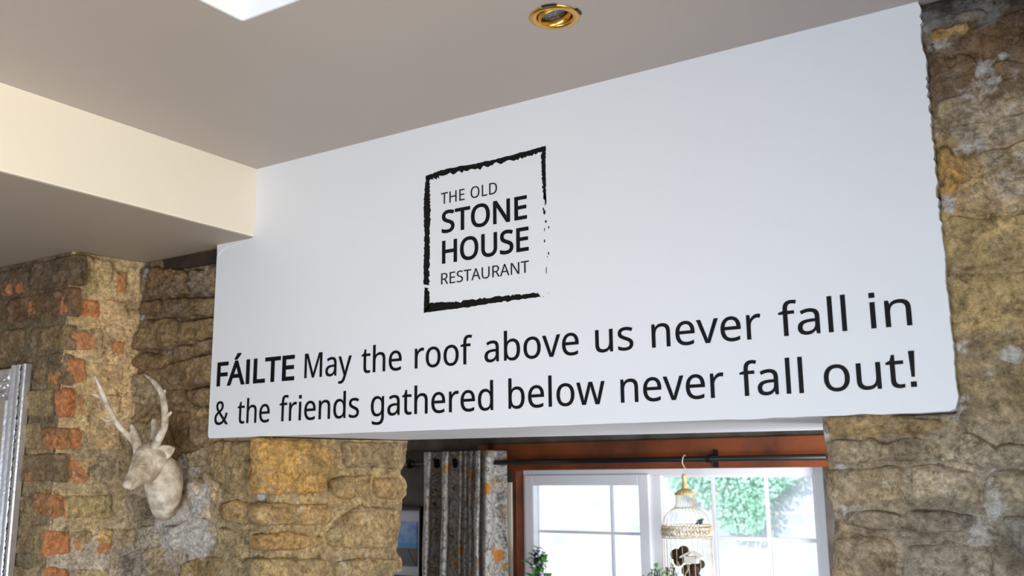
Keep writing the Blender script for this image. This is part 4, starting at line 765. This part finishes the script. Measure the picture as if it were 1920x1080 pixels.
for a0, hw_ in ((math.radians(-72), 16), (math.radians(4), 13)):
    b = MB(); P = [(lc.x+r*math.cos(a), lc.y+r*math.sin(a)) for r, rng in ((.0665, range(-8, 9)), (.0735, range(8, -9, -1))) for a in [a0+math.radians(hw_*k/8) for k in rng]]
    b.prism(P, CZ-.004, CZ-.0002, lambda a, c_, d: (a, c_, d)); b.build('spring_clip', BLACK, dl)

# ------------------------------------------------------------------ silver mirror
YM = 2.205
def mz(px, py, Y=YM): return at(px, py, Y)
tR = mz(51, 682); bR = mz(11, 1080)
mx1 = tR.x; mx0 = mx1-.105*0-.078
mir = thing('wall_mirror', 'tall ornate silver framed mirror hung on the brick pier', 'mirror', (mx1-.4, YM+.04, 1.2))
prof = [(0, .03), (0, .006), (.004, .001), (.016, 0), (.022, .003), (.026, .008), (.044, .010), (.048, .006), (.055, .002), (.062, .004), (.070, .012), (.084, .014), (.092, .008), (.100, .003), (.108, .006), (.110, .03)]
def stile(x_out, sgn, z0, z1, name, m, pr, y=YM-.01, par=mir):
    b = MB(); b.prism([(x_out-sgn*a, y+d) for a, d in pr], z0, z1, lambda a, c_, d: (a, c_, d)); return b.build(name, m, par)
zt_ = tR.z; zb_ = .9; xl = mx1-.80
stile(mx1, 1, zb_, zt_, 'frame_stile', SILVER, prof); stile(xl, -1, zb_, zt_, 'frame_stile', SILVER, prof)
for z0, sg in ((zt_-.012, 1), (zb_, -1)):
    b = MB(); b.prism([(z0-sg*a, YM-.01+d) for a, d in prof], xl+.110, mx1-.110, lambda a, c_, d: (d, c_, a)); b.build('frame_rail', SILVER, mir)
b = MB()
rm = random.Random(3)
z = zb_+.02
while z < zt_-.012:          # pitted ornament running up the cove
    b.ball((mx1-.035+rm.uniform(-.004, .004), YM-.001, z), .0075, 5, (1, .6, rm.uniform(.8, 1.6))); z += .009
b.build('frame_ornament', SILVER_WORN, mir, smooth=True)
b = MB(); b.box(xl+.11, mx1-.11, YM+.008, YM+.014, zb_+.05, zt_-.06); b.build('mirror_glass', mat('mirror_glass', (225, 228, 230), .03, 1), mir)
stile(mx1-.112, 1, zb_, zt_-.145, 'inner_bead', SILVER, [(0, .02), (0, .008), (.008, .001), (.018, .006), (.030, .010), (.036, .02)])
# scrolled corner mount
b = MB(); cx = mx1-.150; cz0 = zt_-.045
b.box(cx-.07, cx+.036, YM+.004, YM+.012, cz0-.095, cz0+.015)
for dz, r in ((0, .016), (-.032, .013), (-.064, .016)):
    b.ball((cx+.018, YM+.002, cz0+dz), r, 10, (.8, .7, 1.1)); b.ball((cx-.012, YM+.001, cz0+dz-.012), r*.8, 10, (1, .7, .8))
sp = [(cx-.04+.022*math.cos(a)*(1-a/9), YM, cz0-.03+.022*math.sin(a)*(1-a/9)) for a in [i*.4 for i in range(16)]]
b.tube(sp, .005, 8); b.build('corner_scroll', SILVER, mir, smooth=True)

# ------------------------------------------------------------------ stag head
def merged(b, vox, name, m, parent, org, sm=2):
    o = b.build(name, m, parent, org, True); r = o.modifiers.new('r', 'REMESH'); r.mode = 'VOXEL'; r.voxel_size = vox; r.use_smooth_shade = True
    s_ = o.modifiers.new('s', 'SMOOTH'); s_.factor = .6; s_.iterations = sm
    bpy.context.view_layer.update(); me = bpy.data.meshes.new_from_object(o.evaluated_get(bpy.context.evaluated_depsgraph_get()))
    o.modifiers.clear(); o.data = me; me.name = name
    if not me.materials: me.materials.append(m)
    me.polygons.foreach_set('use_smooth', [True]*len(me.polygons)); return o
sh = thing('stag_head', 'off-white plaster stag head with branching antlers mounted on rough stone', 'wall ornament', at(318, 925, 2.50))
def chain(b, P, R, n=16, it=5):
    Q = smooth_path(P, it); N = len(R)-1; rr = []
    for i in range(len(Q)):
        t = i/it; k = min(int(t), N-1); rr.append(R[k]+(R[k+1]-R[k])*(t-k))
    b.tube(Q, rr, n); b.ball(Q[0], rr[0], 8); b.ball(Q[-1], rr[-1], 8)
b = MB()
nk = [at(315, 918, 2.520), at(312, 918, 2.46), at(302, 900, 2.41), at(290, 872, 2.385), at(280, 856, 2.37)]
# neck: an upright oval at the wall that narrows to the throat
P = smooth_path(nk, 5); RX = [.088, .092, .074, .054, .042]; RZ = [.116, .118, .092, .062, .048]; rings = []
for i, p_ in enumerate(P):
    t = i/5; k = min(int(t), 3); f0 = t-k; rx = RX[k]+(RX[k+1]-RX[k])*f0; rz = RZ[k]+(RZ[k+1]-RZ[k])*f0
    tilt_ = .9*min(1, i/(len(P)-1)); up = Vector((0, math.sin(tilt_)*.8, math.cos(tilt_))).normalized()
    sd = Vector((1, 0, 0))
    rings += [p_+sd*rx*math.cos(6.2832*a/24)+up*rz*math.sin(6.2832*a/24)*(1.0 if math.sin(6.2832*a/24) > 0 else 1.0) for a in range(24)]
nn = len(P); b.add(rings, [(i*24+k, i*24+(k+1) % 24, (i+1)*24+(k+1) % 24, (i+1)*24+k) for i in range(nn-1) for k in range(24)]+[tuple(range(24))[::-1], tuple(range((nn-1)*24, nn*24))])
crown = at(283, 850, 2.365); brow = at(270, 862, 2.33); mid = at(256, 885, 2.285); nose = at(240, 908, 2.235); chin = at(246, 914, 2.245)
chain(b, [crown, brow, mid, nose], [.047, .045, .030, .0185])
chain(b, [at(292, 872, 2.375), at(275, 889, 2.33), at(258, 902, 2.285), at(245, 913, 2.25)], [.040, .034, .021, .012])
b.ball(at(294, 858, 2.372), .044, 10); b.ball(at(238, 909, 2.232), .0175, 8, (1, .9, .8))
b.ball(at(271, 866, 2.32)+Vector((.006, 0, 0)), .026, 8)
head = merged(b, .0042, 'head', PLASTER, sh, sh.location, 4)
off = wl(head)
def near(p, a, c_):
    ab = c_-a; t = max(0, min(1, (p-a).dot(ab)/ab.length_squared)); return (p-(a+ab*t)).length
# mouth crease and nostril pressed into the muzzle, on both cheeks
eye = at(268, 872, 2.30)
# find the surface point under the eye and mouth by casting from the viewer's side
def surf(px, py, o=head):
    d = ray(px, py).normalized(); ok, loc, nrm, i = o.ray_cast(EYE-off, d); return (loc+off, nrm) if ok else (at(px, py, 2.3), Vector((1, 0, 0)))
m0 = surf(243, 912)[0]; m1 = surf(256, 906)[0]; nos = surf(240, 907)[0]
for v in head.data.vertices:
    p = v.co+off; d = near(p, m0, m1)
    if d < .007: v.co -= v.normal*.0055*(1-d/.007)
    d = (p-nos).length
    if d < .007: v.co -= v.normal*.006*(1-d/.007)
ep, en = surf(268, 872)
b = MB(); b.ball(ep-en*.0058, .0070, 10); o = b.build('eye', PLASTER, sh, smooth=True)
b = MB()
e1 = Vector((0, 0, 1)).cross(en).normalized(); e2 = en.cross(e1)
for sg, q in ((1, .0085), (-1, .0075)): b.tube([ep+en*.003+e1*.0115*math.cos(a)+e2*sg*q*.8*math.sin(a) for a in [i*math.pi/8 for i in range(9)]], [.0008, .0012, .0016, .0018, .002, .0018, .0016, .0012, .0008], 8)
b.build('eyelid', PLASTER, sh, smooth=True)
# ears
def ear(base, tip, wv, name='ear'):
    b = MB(); ax_ = (tip-base); L_ = ax_.length; ax_.normalize(); wv = (wv-ax_*wv.dot(ax_)).normalized(); nv = ax_.cross(wv); R_ = []; n = 9; m = 12
    for i in range(n):
        t = i/(n-1); wd = .78*L_*.5*(math.sin(math.pi*min(1, .12+t*.86))**.8); cu = .35*wd
        for k in range(m):
            a = 2*math.pi*k/m; x = math.cos(a)*wd; R_.append(base+ax_*L_*t+wv*x+nv*(math.sin(a)*.0045-cu*(1-(x/max(wd, 1e-6))**2)+cu))
    b.add(R_, [(i*m+k, i*m+(k+1) % m, (i+1)*m+(k+1) % m, (i+1)*m+k) for i in range(n-1) for k in range(m)]+[tuple(range(m))[::-1], tuple(range((n-1)*m, n*m))])
    return b.build(name, PLASTER, sh, smooth=True)
ear(at(294, 852, 2.365), at(328, 840, 2.40), Vector((.2, -.3, 1)))
eb = at(268, 848, 2.375); ear(Vector((crown.x-.045, crown.y+.01, crown.z+.005)), Vector((crown.x-.115, crown.y+.01, crown.z+.02)), Vector((0, 0, 1)))
# antlers
def antler(beams):
    b = MB()
    for P, R in beams: chain(b, P, R, 12, 5)
    return merged(b, .0032, 'antler', PLASTER, sh, sh.location, 2)
YA = 2.36
antler([([at(286, 846, YA), at(296, 826, YA-.01), at(308, 800, YA-.02), at(309, 770, YA-.02), at(303, 738, YA-.02), at(288, 716, YA-.01), at(271, 702, YA)], [.024, .016, .014, .0125, .0115, .009, .0035]),
        ([at(309, 782, YA-.02), at(316, 778, YA-.02), at(320, 774, YA-.02)], [.008, .008, .006]), ([at(306, 740, YA-.02), at(308, 734, YA-.03), at(309, 733, YA-.04)], [.009, .008, .006]),
        ([at(287, 834, YA+.02), at(289, 810, YA+.03), at(289, 790, YA+.04)], [.013, .013, .012])])
YB = 2.31
antler([([at(262, 850, 2.345), at(256, 828, YB+.02), at(248, 802, YB+.02), at(245, 798, YB+.02)], [.024, .017, .010, .007]),
        ([at(263, 848, 2.36), at(250, 828, 2.33), at(222, 797, 2.28), at(205, 768, 2.24), at(192, 738, 2.20), at(178, 706, 2.17)], [.016, .012, .0115, .011, .010, .004]),
        ([at(210, 788, 2.26), at(200, 789, 2.24), at(188, 782, 2.22)], [.009, .007, .003]), ([at(193, 750, 2.215), at(183, 742, 2.20), at(169, 739, 2.18)], [.008, .0065, .003])])

# ------------------------------------------------------------------ rear wall picture
pc = at(765, 1020, YW-.03); fx_ = at(790.5, 1000, YW-.03).x; ft = at(770, 949, YW-.03).z; fb = at(770, 1080, YW-.03).z-.01; fw = .40
pic = thing('framed_picture', 'black framed picture of a blue sea and boardwalk behind the stone jamb', 'picture', (fx_-fw/2, YW-.03, fb))
frame('picture_frame', fx_-fw, fx_, fb, ft, .012, YW-.045, YW-.003, BLACK, pic)
# deeper top rail of the frame as the photo shows
b = MB(); b.box(fx_-fw+.012, fx_-.012, YW-.044, YW-.01, ft-.028, ft-.012); b.build('frame_rail', BLACK, pic)
b = MB(); b.box(fx_-fw+.012, fx_-.012, YW-.03, YW-.01, fb+.012, ft-.028); b.build('mount_board', mat('mount_board', (206, 208, 222), .7), pic)
ix1 = at(782.5, 1000, YW-.03).x; iz1 = at(765, 978, YW-.03).z; iz0 = at(765, 1061, YW-.03).z; ix0 = ix1-(iz1-iz0)*1.12; hz_ = iz0+(iz1-iz0)*.40
b = MB(); b.box(ix0, ix1, YW-.034, YW-.029, hz_+.035, iz1)
b.build('picture_print', mat('printed_sky', (60, 120, 205), .5, col2=(170, 200, 235), vscale=9), pic)
b = MB(); b.box(ix0, ix1, YW-.034, YW-.029, hz_, hz_+.035); b.build('picture_print', mat('printed_sea', (60, 150, 205), .5), pic)
b = MB(); b.box(ix0, ix1, YW-.034, YW-.029, iz0, hz_); b.build('picture_print', mat('printed_shore', (110, 84, 58), .5, col2=(80, 70, 60), vscale=20), pic)
b = MB(); b.prism([(ix0+.06, iz0), (ix1-.005, iz0), (ix1-.075, hz_-.002), (ix1-.088, hz_-.002)], YW-.036, YW-.0335, lambda a, c_, d: (a, d, c_)); b.build('picture_print', mat('printed_boardwalk', (86, 84, 84), .5, bump=.3), pic)

# ------------------------------------------------------------------ curtain pole and curtain
YR = 4.86
ra = at(772, 868, YR); rb = at(1541, 859, YR); rz = (ra.z+rb.z)/2
pole = thing('curtain_pole', 'black metal curtain pole above the rear window', 'curtain pole', (ra.x, YR, rz))
b = MB(); b.tube([(ra.x, YR, rz), (rb.x+.5, YR, rz)], .0155, 16); b.build('rod', BLACK, pole, smooth=True)
b = MB(); b.lathe([(.0005, -.05), (.018, -.045), (.028, -.03), (.03, -.012), (.022, .004), (.012, .01), (.018, .016), (.018, .026)], (ra.x, YR, rz), (1, 0, 0), 20); b.build('finial', BLACK, pole, smooth=True)
for px in (1329, 902):
    bx_ = at(px, 862, YR).x; b = MB(); b.box(bx_-.009, bx_+.009, YR-.01, YW-.034, rz-.010, rz+.006)
    b.box(bx_-.014, bx_+.014, YW-.045, YW-.036, rz-.045, rz+.12 if px < 1000 else rz+.05); b.lathe([(.022, -.012), (.022, .012)], (bx_, YR, rz), (1, 0, 0), 18); b.build('bracket', BLACK, pole)
cur = thing('curtain', 'white eyelet curtain printed with grey leaves and orange flowers', 'curtain', (at(870, 900, YR).x, YR, 1.2))
def fabric():
    m = bpy.data.materials.new('floral_fabric'); m.use_nodes = True; nt = m.node_tree; b = nt.nodes['Principled BSDF']
    uv = nd(nt, 'ShaderNodeUVMap').outputs[0]
    def vor(scale, loc, warp=.0):
        mp = nd(nt, 'ShaderNodeMapping'); nt.links.new(uv, mp.inputs[0]); mp.inputs['Location'].default_value = loc
        v_ = nd(nt, 'ShaderNodeTexVoronoi'); v_.inputs['Scale'].default_value = scale
        n_ = nd(nt, 'ShaderNodeTexNoise'); n_.inputs['Scale'].default_value = scale*2.3; nt.links.new(mp.outputs[0], n_.inputs['Vector'])
        a = nd(nt, 'ShaderNodeVectorMath', operation='SCALE'); nt.links.new(n_.outputs['Color'], a.inputs[0]); a.inputs['Scale'].default_value = warp
        s_ = nd(nt, 'ShaderNodeVectorMath', operation='ADD'); nt.links.new(mp.outputs[0], s_.inputs[0]); nt.links.new(a.outputs[0], s_.inputs[1]); nt.links.new(s_.outputs[0], v_.inputs['Vector'])
        return v_.outputs['Distance']
    c = lin((232, 228, 222))
    leaf = noisen(nt, uv, 15, 3, .6, 2.2); c = mixn(nt, rampn(nt, leaf, .51, .58, 0, .7), c, lin((120, 124, 132)))
    leaf2 = noisen(nt, uv, 21, 3, .5, 3.0); c = mixn(nt, rampn(nt, leaf2, .59, .63, 0, .85), c, lin((60, 66, 78)))
    st = noisen(nt, uv, 11, 3, .6, 2.0); c = mixn(nt, rampn(nt, st, .56, .63, 0, .8), c, lin((196, 160, 96)))
    fl = vor(6.5, (0, 0, 0), .05); c = mixn(nt, rampn(nt, fl, .27, .21, 0, .95), c, lin((232, 160, 62))); c = mixn(nt, rampn(nt, fl, .08, .05, 0, .8), c, lin((170, 84, 30)))
    f2_ = vor(6, (.37, .21, 0), .06); c = mixn(nt, rampn(nt, f2_, .13, .09, 0, .9), c, lin((206, 168, 84)))
    nt.links.new(c, b.inputs['Base Color']); b.inputs['Roughness'].default_value = .85; b.inputs['Sheen Weight'].default_value = .2
    tl = nd(nt, 'ShaderNodeBsdfTranslucent'); nt.links.new(c, tl.inputs[0]); mx = nd(nt, 'ShaderNodeMixShader'); mx.inputs[0].default_value = .42
    nt.links.new(b.outputs[0], mx.inputs[1]); nt.links.new(tl.outputs[0], mx.inputs[2]); nt.links.new(mx.outputs[0], nt.nodes['Material Output'].inputs[0]); return m
FAB = fabric()
# folds: pixel column, distance of the cloth in front of or behind the pole
fold = [(796, -.045), (801, -.115), (807, -.10), (811, -.035), (819, -.022), (827, -.035), (832, -.11), (838, -.115), (843, -.035), (851, -.022), (859, -.035), (864, -.09), (869, -.05), (874, -.085), (879, -.05), (884, -.09), (889, -.045), (894, -.10), (900, -.105), (904, -.03), (911, -.10), (919, -.09), (924, -.035), (929, .012), (938, .024), (950, .03)]
pts = smooth_path([(at(px, 900, YR+d).x, YR+d, 0) for px, d in fold], 7)
ztop = at(820, 848, YR).z; zbot = .35; nz = 30; V = []; F = []; arc = [0]
for i in range(1, len(pts)): arc.append(arc[-1]+(pts[i]-pts[i-1]).length)
for j in range(nz+1):
    t = j/nz; z = ztop+(zbot-ztop)*t
    for p in pts: V.append(Vector((p.x+.006*math.sin(z*5+p.x*9)*t-.02*t*0, YR+(p.y-YR)*(1+.25*math.sin(t*3))+.004*math.sin(z*11+p.x*40), z)))
n = len(pts)
for j in range(nz):
    for i in range(n-1): F.append((j*n+i, j*n+i+1, (j+1)*n+i+1, (j+1)*n+i))
o = mk('fabric', V, F, FAB, cur, None, True); uvl = o.data.uv_layers.new(name='UVMap')
for lp in o.data.loops:
    i = lp.vertex_index; uvl.data[lp.index].uv = (arc[i % n], (ztop-V[i].z))
sd_ = o.modifiers.new('thick', 'SOLIDIFY'); sd_.thickness = .0015
for px, tilt_ in ((819, 0), (853, .5), (928, -.2)):
    dd = min(range(len(pts)), key=lambda i: abs(pts[i].x-at(px, 866, pts[i].y).x)); p = pts[dd]; e = Vector((p.x, p.y-.002, rz))
    tv = (pts[min(dd+2, n-1)]-pts[max(dd-2, 0)]).normalized(); nv = Vector((tv.y, -tv.x, 0))
    b = MB(); b.lathe([(.024, 0), (.024, .004), (.028, .0045), (.030, .002), (.030, 0)], e, nv, 24); b.build('eyelet', BLACK, cur, smooth=True)
    if px < 900: b = MB(); b.lathe([(.0240, .0035), (.0005, .0035)], e, nv, 24); b.build('eyelet_shade_disc', mat('eyelet_shade', (16, 16, 18), .9), cur)  # black disc painted in for the shade inside the eyelet

# ------------------------------------------------------------------ birdcage
YC = YR-.015
cg = at(1287, 985, YC); cgx = cg.x; cy_ = YC-.0
def cz_(py): return at(1287, py, YC).z
k_ = .00285
bc = thing('birdcage', 'cream wire birdcage with gold cap hanging at the rear window', 'birdcage', (cgx, cy_, cz_(1120)))
b = MB()
def cl_(px, py): q = at(px, py, YC); return Vector((q.x, q.y, q.z))
b.tube(smooth_path([Vector((cgx, YR+.022, rz+.004)), Vector((cgx, YR+.006, rz+.0215)), Vector((cgx, YR-.018, rz+.012)), Vector((cgx-.004, YR-.024, rz-.02)), Vector((cgx+.006, cy_, rz-.05)), Vector((cgx+.004, cy_, cz_(888)))], 5), .0028, 8); b.build('hook', CREAM, bc, smooth=True)
GOLD = mat('gold_painted_metal', (206, 172, 112), .5, .2, col2=(226, 204, 160), vscale=30)
b = MB(); b.lathe([(.004, cz_(888)), (.012, cz_(890)), (.015, cz_(893)), (.013, cz_(900)), (.012, cz_(905)), (.016, cz_(908)), (.014, cz_(914)), (.015, cz_(916)), (.030, cz_(919)), (.055, cz_(925)), (.057, cz_(928)), (.050, cz_(928))], (cgx, cy_, 0), n=28); o = b.build('cap', GOLD, bc, smooth=True)
b = MB()
for k in range(20): a = 2*math.pi*k/20; b.tube([Vector((cgx+r*math.cos(a), cy_+r*math.sin(a), cz_(p)+.001)) for r, p in ((.018, 917.5), (.035, 920.5), (.056, 926.5))], .0028, 6)
b.build('cap_flutes', GOLD, bc, smooth=True)
# wires: each a part; hidden back ones too
prof_c = [(.048, 928), (.050, 940), (.058, 951), (.075, 955), (.100, 962), (.118, 972), (.128, 986)]
for k in range(26):
    a = 2*math.pi*(k+.3)/26; b = MB(); b.tube(smooth_path([Vector((cgx+r*math.cos(a), cy_+r*math.sin(a), cz_(p))) for r, p in prof_c], 3), .0011, 5); b.build('wire', CREAM, bc, smooth=True)
    b = MB(); b.tube([Vector((cgx+.128*math.cos(a), cy_+.128*math.sin(a), cz_(p))) for p in (1006, 1122)], .0013, 5); b.build('wire', CREAM, bc, smooth=True)
b = MB()
for r, p in ((.058, 952), (.1295, 985), (.1295, 1007), (.1295, 1118)):
    b = MB(); b.tube([Vector((cgx+r*math.cos(a), cy_+r*math.sin(a), cz_(p))) for a in [i*math.pi/18 for i in range(37)]], .0022, 6, cap=False); b.build('hoop', CREAM, bc, smooth=True)
b = MB()                       # pierced scroll band
for k in range(22):
    a0 = 2*math.pi*k/22
    for s_ in (1, -1):
        b.tube([Vector((cgx+.129*math.cos(a0+.14*q), cy_+.129*math.sin(a0+.14*q), (cz_(996))+s_*(.004+.018*math.sin(math.pi*abs(q))))) for q in (-1, -.7, -.4, -.1, .2, .5, .8, 1)], .0042, 6)
    b.ball((cgx+.129*math.cos(a0), cy_+.129*math.sin(a0), cz_(996)), .009, 5)
b.build('fretwork_band', mat('worn_cream_paint', (232, 222, 204), .5, col2=(196, 168, 122), vscale=40), bc, smooth=True)
b = MB(); b.lathe([(.0005, cz_(1121)), (.13, cz_(1121)), (.13, cz_(1125)), (.0005, cz_(1125))], (cgx, cy_, 0), n=32); b.build('base', CREAM, bc)
b = MB()
for k in range(3):             # wire scrolls at the cage front
    x = cgx-.05+.045*k
    b.tube(smooth_path([Vector((x, cy_-.12, cz_(1050))), Vector((x+.012, cy_-.125, cz_(1062))), Vector((x-.006, cy_-.126, cz_(1074))), Vector((x+.014, cy_-.125, cz_(1088)))], 4), .0022, 6)
b.build('wire_scroll', CREAM, bc, smooth=True)
def pxball(b, px, py, r, sc=(1, 1, 1), dy=0): b.ball(Vector((at(px, py, YC).x, YC+dy, at(px, py, YC).z)), r, 8, sc)
b = MB(); pxball(b, 1282, 1034, .030); pxball(b, 1268, 1040, .031); pxball(b, 1272, 1052, .026); pxball(b, 1279, 1045, .03)
o = b.build('heart_ornament', TWIG, None, smooth=True); tag(o, 'dark brown rounded ornament hanging inside the birdcage, upper left one', 'ornament')
b = MB(); pxball(b, 1290, 1070, .034); pxball(b, 1303, 1066, .030); pxball(b, 1314, 1058, .022); pxball(b, 1300, 1084, .04)
o = b.build('bark_ornament', TWIG, None, smooth=True); tag(o, 'dark brown bark ornament low in the birdcage, under the white house', 'ornament')
# small white bird house inside
hx = at(1306, 1040, YC).x; hz1 = at(1306, 1034, YC).z; bh = thing('bird_house', 'tiny white bird house with pitched roof inside the birdcage', 'ornament', (hx, YC-.05, hz1-.06))
b = MB(); b.box(hx-.04, hx+.03, YC-.075, YC-.035, hz1-.055, hz1-.02); b.build('body', PETAL, bh, bevel=.002)
b = MB(); b.prism([(hx-.06, hz1-.03), (hx-.002, hz1), (hx+.055, hz1-.03), (hx+.055, hz1-.022), (hx-.002, hz1+.008), (hx-.06, hz1-.022)], YC-.085, YC-.025, lambda a, c_, d: (a, d, c_)); b.build('roof', PETAL, bh)
# little dark bird perched on the band
q = at(1313, 979, YC); bd = thing('bird_ornament', 'small dark teal bird ornament perched on the birdcage band', 'ornament', q); TEAL = mat('teal_feather', (52, 86, 98), .5, col2=(30, 40, 48), vscale=40)
b = MB(); b.ball(q, .013, 8, (1.1, .8, .9)); b.ball(q+Vector((.010, 0, .013)), .008, 8); b.tube([q+Vector((.016, 0, .014)), q+Vector((.024, 0, .013))], [.003, .0006], 6)
b.tube([q+Vector((-.008, 0, -.002)), q+Vector((-.026, 0, -.008))], [.007, .003], 6); b.build('body', TEAL, bd, smooth=True)
b = MB(); b.ball(q+Vector((-.002, -.009, .006)), .011, 6, (1.2, .3, .8)); b.build('wing', TEAL, bd, smooth=True)

# ------------------------------------------------------------------ plants at the sill
SILL = 1.0
slab_box('window_sill', x0, x1, YW-.30, YW+.09, .955, .99, UPVC)
def leaf(b, base, d, L_, wd, droop=.3, up=Vector((0, 0, 1))):
    d = d.normalized(); s_ = d.cross(up)
    if s_.length < .01: s_ = Vector((1, 0, 0))
    s_.normalize(); nn_ = s_.cross(d); v = []
    for i, (t, w_) in enumerate(((0, .12), (.3, .9), (.6, 1), (.85, .55), (1, .02))):
        p = base+d*L_*t-up*droop*L_*t*t
        v += [p-s_*wd*w_+nn_*wd*.25*w_, p, p+s_*wd*w_+nn_*wd*.25*w_]
    b.add(v, [(i*3+a, i*3+a+1, i*3+a+4, i*3+a+3) for i in range(4) for a in (0, 1)])
def potted(name, label, px, py, Y, hw, hh, sets, pot=(200, 190, 178), seed=1, z0=.99, ps=1):
    """a pot on the sill, stems and a crown of leaves filling hw x hh around the point seen at px, py"""
    r = random.Random(seed); c_ = at(px, py, Y); t = thing(name, label, 'plant', (c_.x, Y, z0))
    b = MB(); b.lathe([(r_*ps, h_*ps) for r_, h_ in ((.0005, 0), (.038, 0), (.052, .085), (.055, .09), (.055, .10), (.048, .10), (.046, .08), (.0005, .08))], (c_.x, Y, z0), n=24); b.build('pot', mat('pot_%d' % seed, pot, .6), t, smooth=True)
    b = MB(); tips = []
    for k in range(15):
        e = Vector((c_.x+r.uniform(-hw, hw)*.7, Y+r.uniform(-.04, .04), c_.z+r.uniform(-hh, hh)*.8)); a = Vector((c_.x+r.uniform(-.02, .02), Y+r.uniform(-.02, .02), z0+.08*ps))
        mid_ = a.lerp(e, .5)+Vector((r.uniform(-.02, .02), 0, .02)); b.tube(smooth_path([a, mid_, e], 4), .0018, 5); tips += smooth_path([a, mid_, e], 6)[5:]
    b.build('stems', LEAFDK, t, smooth=True)
    for nm, m, n_l, L_, wd in sets:
        for k in range(n_l):
            b = MB(); p = r.choice(tips)+Vector((r.uniform(-.012, .012), r.uniform(-.02, .02), r.uniform(-.01, .01)))
            leaf(b, p, Vector((r.uniform(-1, 1), r.uniform(-1, .4), r.uniform(-.2, 1))), L_*r.uniform(.7, 1.2), wd*r.uniform(.8, 1.1)); b.build(nm, m, t, smooth=True)
    return t
potted('flowering_pot_plant', 'leafy potted plant with white petals at the left of the rear window', 1007, 1052, YW-.07, .085, .10, [('leaf', LEAF, 70, .056, .019), ('leaf', LEAFDK, 80, .044, .016), ('petal', PETAL, 26, .034, .014)], seed=2)
potted('succulent_plant', 'pale green succulent on the sill left of the birdcage', 1229, 1073, YW-.07, .028, .035, [('leaf', mat('pale_green_leaf', (140, 200, 130), .5), 50, .044, .014), ('petal', mat('cream_petal', (236, 214, 186), .6), 10, .018, .008)], (220, 214, 206), 3, ps=.75)
potted('agave_plant', 'dark blue-grey spiky plant lowest on the sill beside the mullion', 1212, 1082, YW-.24, .02, .02, [('leaf', mat('blue_grey_leaf', (60, 76, 96), .5), 34, .045, .005)], (90, 88, 86), 4, ps=.75)
potted('trailing_plant', 'bright green leafy sprig inside the lower left of the birdcage', 1256, 1068, YC-.0, .012, .03, [('leaf', LEAF, 26, .034, .010)], (210, 200, 190), 5, cz_(1120), .4)
